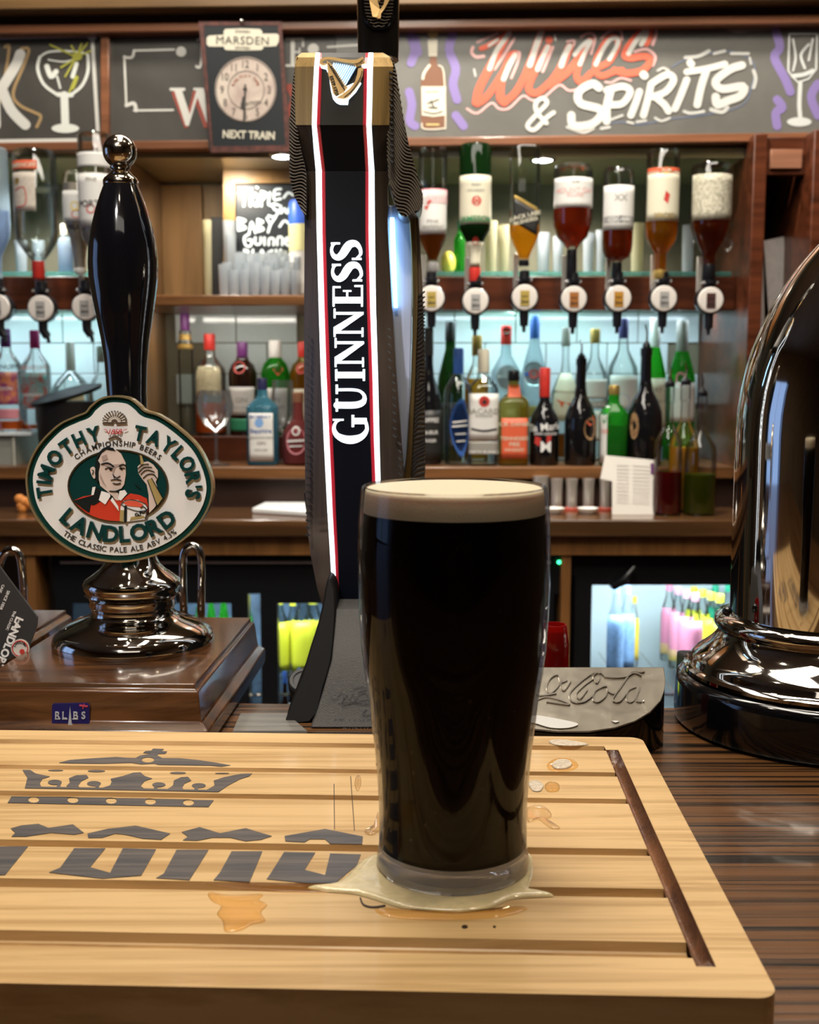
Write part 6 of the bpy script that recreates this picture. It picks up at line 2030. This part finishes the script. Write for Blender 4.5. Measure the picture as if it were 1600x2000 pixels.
RF = smooth_loop([(762, 108), (772, 130), (780, 180), (790, 240), (803, 300), (818, 350), (826, 385), (822, 408), (806, 419), (788, 423), (776, 410), (768, 380), (758, 335), (757, 250), (760, 160)], 3)
LF = smooth_loop([(582, 110), (577, 125), (571, 170), (566, 240), (565, 310), (567, 350), (576, 385), (592, 415), (598, 420), (598, 340), (590, 300), (580, 240), (580, 150)], 3)
fin_part(RF, TY + .016, TY + .060)
fin_part(LF, TY + .014, TY + .060)


def inside(px, py, L):
    c = False
    n = len(L)
    for i in range(n):
        x0, y0 = L[i]
        x1, y1 = L[i - 1]
        if (y0 > py) != (y1 > py) and px < (x1 - x0) * (py - y0) / (y1 - y0) + x0:
            c = not c
    return c


def ridges(L, Y, xs, ys, sx, slope, step, amp, wav, wd=2.3, ph=0.0):
    a = Art(PX(Y, .0, .0014))
    y = ys[0]
    while y < ys[1]:
        seg = []
        x = xs[0]
        while x <= xs[1]:
            yy = y + slope * (x - xs[0]) + amp * sin((x - xs[0]) / wav + y / 60 + ph)
            if inside(x, yy, L):
                seg.append((x, yy))
            else:
                if len(seg) > 2:
                    a.line(seg, wd, n=1)
                seg = []
            x += sx
        if len(seg) > 2:
            a.line(seg, wd, n=1)
        y += step
    return a


ridges(RF, TY + .016, (755, 828), (50, 490), 2, 1.1, 7.6, 9, 9, 2.7).b.build('fin_ridges', fin_l, tp, smooth=0)['kind'] = 'stuff'
ridges(LF, TY + .014, (562, 600), (80, 440), 1.5, .4, 6.6, 5, 7, 2.2, 1.0).b.build('fin_ridges', fin_l, tp, smooth=0)['kind'] = 'stuff'
# small serrations along the edges of the fins
a = Art(PX(TY, -.010, .004))
for i in range(17):
    a.line([(761 + i * .1, 135 + i * 11), (766 + i * .1, 138 + i * 11)], 3, n=1)
for i in range(22):
    y = 640 + i * 15
    x = [r for r in ROWS3 if r[0] <= y][-1][1][7]
    xe = x - 9 + (y - 640) * .012
    a.line([(xe, y), (xe + 6, y + 5)], 2.6, n=1)
for i in range(30):
    y = 640 + i * 14
    a.line([(596.5, y), (601, y + 3)], 2.2, n=1)
tag(a.build('edge_serrations', black_m, tp), kind='stuff')

# ---- rear arm: aluminium plate with the blue light put into its colour, brass rail, ridged back
alu = M('blue_lit_aluminium', (.55, .64, .90), .45, .4, var=.15, vscale=(300, 300, 4))
slab([(757, 400), (805, 405), (806, 560), (803, 700), (800, 800), (795, 890), (789, 935), (784, 900), (772, 730), (760, 560), (757, 470)], TY + .050, TY + .075).build('rear_plate', alu, tp, bevel=.001)
slab([(762, 425), (770, 425), (773, 500), (776, 600), (770, 600), (763, 500)], TY + .044, TY + .050).build('rear_light', M('rear_light', (.5, .8, 1), .3, emit=(.35, .66, 1.0), es=5), tp)
slab(smooth_loop([(799, 405), (806, 402), (812, 430), (816, 560), (813, 700), (808, 820), (801, 940), (790, 940), (795, 880), (802, 760), (806, 620), (804, 500)], 3), TY + .042, TY + .080).build('brass_rail', M('aged_brass', (.42, .31, .14), .3, .95, var=.3, vscale=(200, 200, 6)), tp, bevel=.001)
RB = smooth_loop([(812, 400), (818, 430), (822, 500), (826, 570), (829, 680), (830, 800), (829, 945), (800, 945), (806, 850), (811, 740), (815, 620), (814, 500)], 3)
slab(RB, TY + .046, TY + .085).build('ridged_back', M('bronze_back', (.24, .19, .14), .3, .8), tp, bevel=.0008)
RB2 = [(x, y) for x, y in RB if y > 560]
a = Art(PX(TY + .046, .0, .0012))
for i in range(44):
    y = 578 + i * 8.4
    if y > 940:
        break
    x0_ = 813.5 - max(0, (y - 640)) * .035
    a.line([(x0_, y + 4), (x0_ + 5, y), (x0_ + 9, y - 3 + 3 * sin(i * .6)), (829, y - 8 + 4 * sin(i * .45))], 3.0, n=2)
tag(a.build('back_ridges', black_m, tp), kind='stuff')
# left rear fin low down
LRF = smooth_loop([(594, 960), (598, 1000), (602, 1050), (612, 1100), (625, 1145), (640, 1160), (640, 1100), (622, 1040), (608, 980)], 3)
slab(LRF, TY + .03, TY + .07).build('lower_fin', fin, tp, bevel=.0008)

# ---- pedestal
ped = M('pedestal_lit_front', (.055, .052, .048), .42, bump=.5, bscale=1400)  # front of the black pedestal, lit grey put into its base colour
ped2 = M('pedestal_shaded_side', (.006, .0055, .005), .6, spec=.1)
Yf, Yb = .735, .86
zc = CT + .0008
Pb = [WZ(606, 1424, CT), WZ(905, 1424, CT)]
yfront = Pb[0].y
mb = MB()
prow = [(1432, 606, 905, 0), (1400, 616, 896, .005), (1350, 631, 880, .0128), (1290, 648, 862, .022), (1250, 652, 850, .0345), (1215, 655, 840, .045), (1190, 656, 830, .052)]
vs = []
for y, xl, xr, dq in prow:
    for x in (xl, xr):
        q = W(x, y, yfront + dq)
        if y == 1432:
            q.z = zc
        vs.append(q)
k_ = len(vs)
vs += [Vector((v.x, yfront + .105, v.z)) for v in vs]
fs = [(2 * i, 2 * i + 1, 2 * i + 3, 2 * i + 2) for i in range(len(prow) - 1)] + [(k_ + 2 * i, k_ + 2 * i + 2, k_ + 2 * i + 3, k_ + 2 * i + 1) for i in range(len(prow) - 1)]
fs += [(2 * i + e, 2 * i + 2 + e, k_ + 2 * i + 2 + e, k_ + 2 * i + e) for i in range(len(prow) - 1) for e in (0, 1)] + [(0, 1, k_ + 1, k_), (k_ - 2, k_ - 1, 2 * k_ - 1, 2 * k_ - 2)]
mb.add(vs, fs)
mb.build('pedestal', ped, tp, bevel=.001)
# left facet, shade put into its darker colour, sweeping out to the base
L_ = smooth_loop([(606, 1432), (632, 1345), (648, 1290), (655, 1215), (654, 1150), (640, 1130), (632, 1172), (622, 1215), (607, 1262), (590, 1318), (568, 1372), (560, 1400), (559, 1432)], 2)
mb = MB()
pts = [W(x, y, yfront + .012 + (1432 - y) * .00015) for x, y in L_]
for p, (x, y) in zip(pts, L_):
    if y > 1428 or p.z < zc:
        p.z = zc
mb.prism(pts, (0, 0, 0), (0, .07, 0))
mb.build('pedestal_side', ped2, tp, bevel=.0015)
# engraved writing on the pedestal
def pedf(x, y, h):
    q = yfront + .022 * max(0, (1432 - y)) / 142
    return W(x, y, q) + Vector((0, -.0006 - .0002 * h, 0))


a = Art(pedf)
a.text("ST JAMES'S GATE", 730, 1409, 17, 0, space=1.25, bold=.012).text('DUBLIN, IRELAND', 738, 1425, 14, 0, space=1.25, bold=.012)
a.build('engraved_address', M('engraving', (.004, .004, .004), .5), tp)
a = Art(pedf)
for q in ([(648, 1362), (656, 1366), (666, 1352), (672, 1358), (668, 1370), (678, 1356)], [(678, 1356), (684, 1366), (690, 1352), (694, 1366), (700, 1358)], [(700, 1358), (712, 1352), (722, 1360), (734, 1350), (748, 1356)],
          [(660, 1372), (680, 1371), (715, 1366), (745, 1362)], [(668, 1378), (690, 1372), (720, 1374)], [(690, 1345), (705, 1340), (716, 1346), (700, 1350)], [(716, 1385), (708, 1394), (722, 1396), (728, 1390)]):
    a.line(q, .9, n=3)
a.build('engraved_signature', M('engraving', (.004, .004, .004), .5), tp)
# round knob behind the pedestal foot
c = W(594, 1330, .84)
mb = MB()
mb.lathe(0, 0, [(.008, -.05), (.010, -.012), (.0125, -.006), (.0125, .0), (.011, .002), (.0085, .002), (.008, .0012), (.003, .0012)], 28)
rt = Matrix.Rotation(radians(35), 4, 'X')
mb.v = [rt @ v + c for v in mb.v]
mb.build('drain_knob', black_m, tp)
MB().tube([c + Vector((0, .02, -.035)), (c.x + .01, .82, CT - .02)], .009, 12).build('knob_stem', black_m, tp)

# ---- black tap handle with a gold harp, rising out of frame behind the head
HYt = TY + .055
hcx = W(739, 60, HYt).x
mm_ = MPP(60, HYt)
hz = lambda y: W(739, y, HYt).z
MB().lathe(hcx, HYt, [(40 * mm_, hz(118)), (41 * mm_, hz(60)), (41.5 * mm_, hz(0)), (43 * mm_, hz(-120)), (38 * mm_, hz(-200)), (25 * mm_, hz(-230))], 40).build('tap_lever', M('lever_black', (.005, .005, .005), .12, coat=.8), tp)
HF = lambda b, t_: (lambda x, y, h: (lambda q: Vector((q.x, HYt - sqrt(max((41 * mm_) ** 2 - (q.x - hcx) ** 2, 1e-6)) - b - t_ * h, q.z)))(W(x, y, HYt - 38 * mm_)))
a = Art(HF(.0006, .0012))
a.line([(707, -60), (707, 5), (712, 35), (725, 54), (742, 59), (760, 52), (771, 30), (774, 0), (774, -60)], 2.2)
a.build('lever_oval', black, tp)
a = Art(HF(.0002, .0008))
for i in range(14):
    y = 52 - i * 6.5
    hw_ = 30 * sqrt(max(0, 1 - ((y - 5) / 52) ** 2)) if y > 5 else 30
    if hw_ < 6:
        continue
    a.line([(740 - hw_ + 2, y - 1), (740 - hw_ * .5, y + 2), (740, y), (740 + hw_ * .5, y + 2), (740 + hw_ - 2, y - 1)], 1.6, n=2)
a.build('lever_ridges', fin_l, tp)
a = Art(HF(.0022, .0016))
a.poly([(718, -30), (728, -30), (742, 20), (744, 24), (736, 38), (728, 36), (722, 5)]).poly([(758, -30), (764, -30), (762, 0), (752, 20), (745, 30), (744, 40), (737, 40), (740, 28), (750, 12)])
for i in range(5):
    a.line([(732 + 5 * i, -30), (738 + 3 * i, 8 - 2 * i)], 1.2, n=1)
a.build('lever_harp', harpg, tp)

# ================================================================ SODA DISPENSER HEAD
mt = M('pewter', (.33, .30, .25), .25, .7, rvar=.1, vscale=(60, 60, 60))
cc = thing('soda_dispenser', 'D shaped pewter soda tap cover with embossed script behind the pint glass', 'dispenser', (W(1150, 1420, .67).x, .67, CT))
ft2 = [(940, 1308), (1296, 1308), (1299, 1330), (1298, 1350), (1290, 1374), (1270, 1396), (1240, 1414), (1200, 1427), (1150, 1434), (1090, 1434), (1030, 1428), (980, 1412), (950, 1390), (940, 1350)]


def ccY(y):
    return .640 + (1434 - y) / 126 * .045


mb = MB()
topP = [W(x, y, ccY(y)) for x, y in ft2]
botP = [Vector((p.x, max(p.y, .645) if False else p.y, CT + .0006)) for p in topP]
n = len(topP)
mb.add(topP + botP, [tuple(range(n))[::-1], tuple(range(n, 2 * n))] + [(i, (i + 1) % n, n + (i + 1) % n, n + i) for i in range(n)])
mb.build('tap_cover', black, cc, smooth=30)
mb = MB()
tp2 = [p + Vector((0, -.0004, .0008)) for p in topP]
mb.prism(tp2, (0, 0, 0), (0, -.0008, .0012))
mb.build('face_plate', mt, cc, bevel=.0005)
def ccf(x, y, h):
    return W(x, y, ccY(y)) + Vector((0, -.0012 - .0006 * h, .0021 + .0006 * h))


def ZK(pts):
    return [(1020 + x / 2.759, 1020 + y / 2.759) for x, y in pts]


a = Art(ccf)
for q, wd in (([(240, 870), (205, 880), (190, 840), (150, 860), (130, 910), (150, 940), (190, 905), (215, 860), (205, 900), (225, 925), (260, 875)], 1.6), ([(415, 830), (380, 830), (310, 880), (255, 940), (270, 985), (330, 985), (380, 950)], 2.4), ([(440, 845), (410, 825), (380, 850), (400, 885), (420, 850)], 1.6),
              ([(385, 860), (330, 900), (290, 945), (310, 970), (350, 920)], 1.4), ([(430, 905), (390, 930), (380, 975), (410, 985), (450, 950), (455, 905), (430, 905)], 2.0), ([(455, 925), (500, 940), (560, 860), (590, 825), (640, 825), (655, 822)], 2.0),
              ([(575, 835), (510, 930), (485, 975), (520, 985), (560, 940)], 2.2), ([(440, 850), (500, 855), (560, 850), (600, 830), (640, 845)], 1.6), ([(610, 905), (570, 925), (560, 975), (590, 985), (620, 940), (630, 905), (610, 975), (640, 985)], 2.0), ([(648, 980), (652, 983)], 3),
              ([(90, 870), (70, 900), (80, 945), (120, 950), (180, 940)], 2.2), ([(80, 975), (130, 960), (200, 975), (255, 1000), (200, 995), (130, 985)], 1.8), ([(-60, 860), (-90, 900), (-80, 950), (-40, 930)], 2.2), ([(-20, 900), (0, 940), (30, 900), (0, 880)], 2.0)):
    a.line(ZK(q), wd)
a.build('embossed_script', M('emboss_bright', (.75, .71, .64), .15, .8), cc)
blobm = M('milk_foam', (.70, .70, .68), .35, coat=.3)
a = Art(ccf)
a.poly(ZK([(60, 1060), (120, 1065), (200, 1080), (290, 1100), (290, 1115), (230, 1128), (150, 1125), (80, 1105), (30, 1090)]), sm=3)
a.poly(ZK([(480, 1088), (520, 1090), (500, 1098)]), sm=2)
a.build('spilt_foam', blobm, cc)

# red cup behind it
rc = thing('red_tumbler', 'translucent red plastic tumbler between the pint glass and soda tap', 'tumbler', (W(1082, 1300, .72).x, .722, CT + .0006))
mr = MPP(1250, .722)
ztp = W(1082, 1219, .722).z
xr = W(1082, 1300, .722).x
MB().lathe(xr, .722, [(28 * mr, CT + .001), (28.5 * mr, ztp - 40 * mr), (25 * mr, ztp - 6 * mr), (23 * mr, ztp), (21 * mr, ztp), (21 * mr, ztp - .003)], 28).build('cup_body', G('red_plastic', (.60, .03, .02), .1, extra=.03, frost=(.55, .02, .015), fk=.5), rc)
MB().lathe(xr, .722, [(20 * mr, CT + .003), (22 * mr, ztp - .004)], 20).build('cup_inside', M('red_drink', (.30, .01, .01), .3), rc)

# ================================================================ CHROME ARCH FONT
AYc = .712
ar = thing('chrome_arch_font', 'large chrome arch beer font on a black ring at right', 'beer font', (W(1600, 1420, AYc).x, AYc, CT + .0004))
AX0 = W(1600, 1415, AYc).x


def ap(hw, y):
    return hw * MPP(y, AYc), W(1600, y, AYc).z


ring = [ap(*q) for q in ((270, 1416), (276, 1405), (278, 1390), (276, 1336), (274, 1326), (268, 1319), (256, 1315))]
ring[0] = (ring[0][0], CT + .0006)
MB().lathe(AX0, AYc, ring, 96).build('black_ring', M('ring_black', (.004, .004, .005), .10, coat=.6), ar, smooth=50)
bl = [ap(*q) for q in ((256, 1315), (262, 1312), (262, 1306), (254, 1302), (250, 1298), (249, 1290), (240, 1280), (226, 1270), (213, 1259), (203, 1247), (197, 1236), (195, 1228))]
MB().lathe(AX0, AYc, bl, 96).build('chrome_bell', chrome, ar, smooth=60)
cr_ = [ap(*q) for q in ((192, 1236), (200, 1232), (206, 1224), (206, 1214), (201, 1206), (192, 1202), (182, 1200))]
MB().lathe(AX0, AYc, cr_, 96).build('chrome_collar', chrome, ar, smooth=60)
Rt = 178 * MPP(1180, AYc)
zc0 = W(1600, 1203, AYc).z
zc1 = W(1600, 850, AYc).z
Rb = .116
path = [(AX0, AYc, zc0 + (zc1 - zc0) * i / 4) for i in range(5)]
for i in range(1, 25):
    g = pi * .62 * i / 24
    path.append((AX0 + Rb * (1 - cos(g)), AYc, zc1 + Rb * sin(g)))
MB().tube(path, Rt, 72).build('arch_tube', chrome, ar, smooth=60)
MB().ball(W(1421, 1194, AYc - .02), 9.5 * MPP(1194, AYc), 20).build('grub_screw', M('screw_black', (.06, .06, .06), .12, .9), ar)
tag(MB().box(W(1334, 1290, .78).x, W(1395, 1290, .78).x, .775, .80, CT + .0008, W(0, 1282, .78).z).build('junction_block', black_s, bevel=.002), 'small dark block tucked behind the left of the chrome bell', 'block')
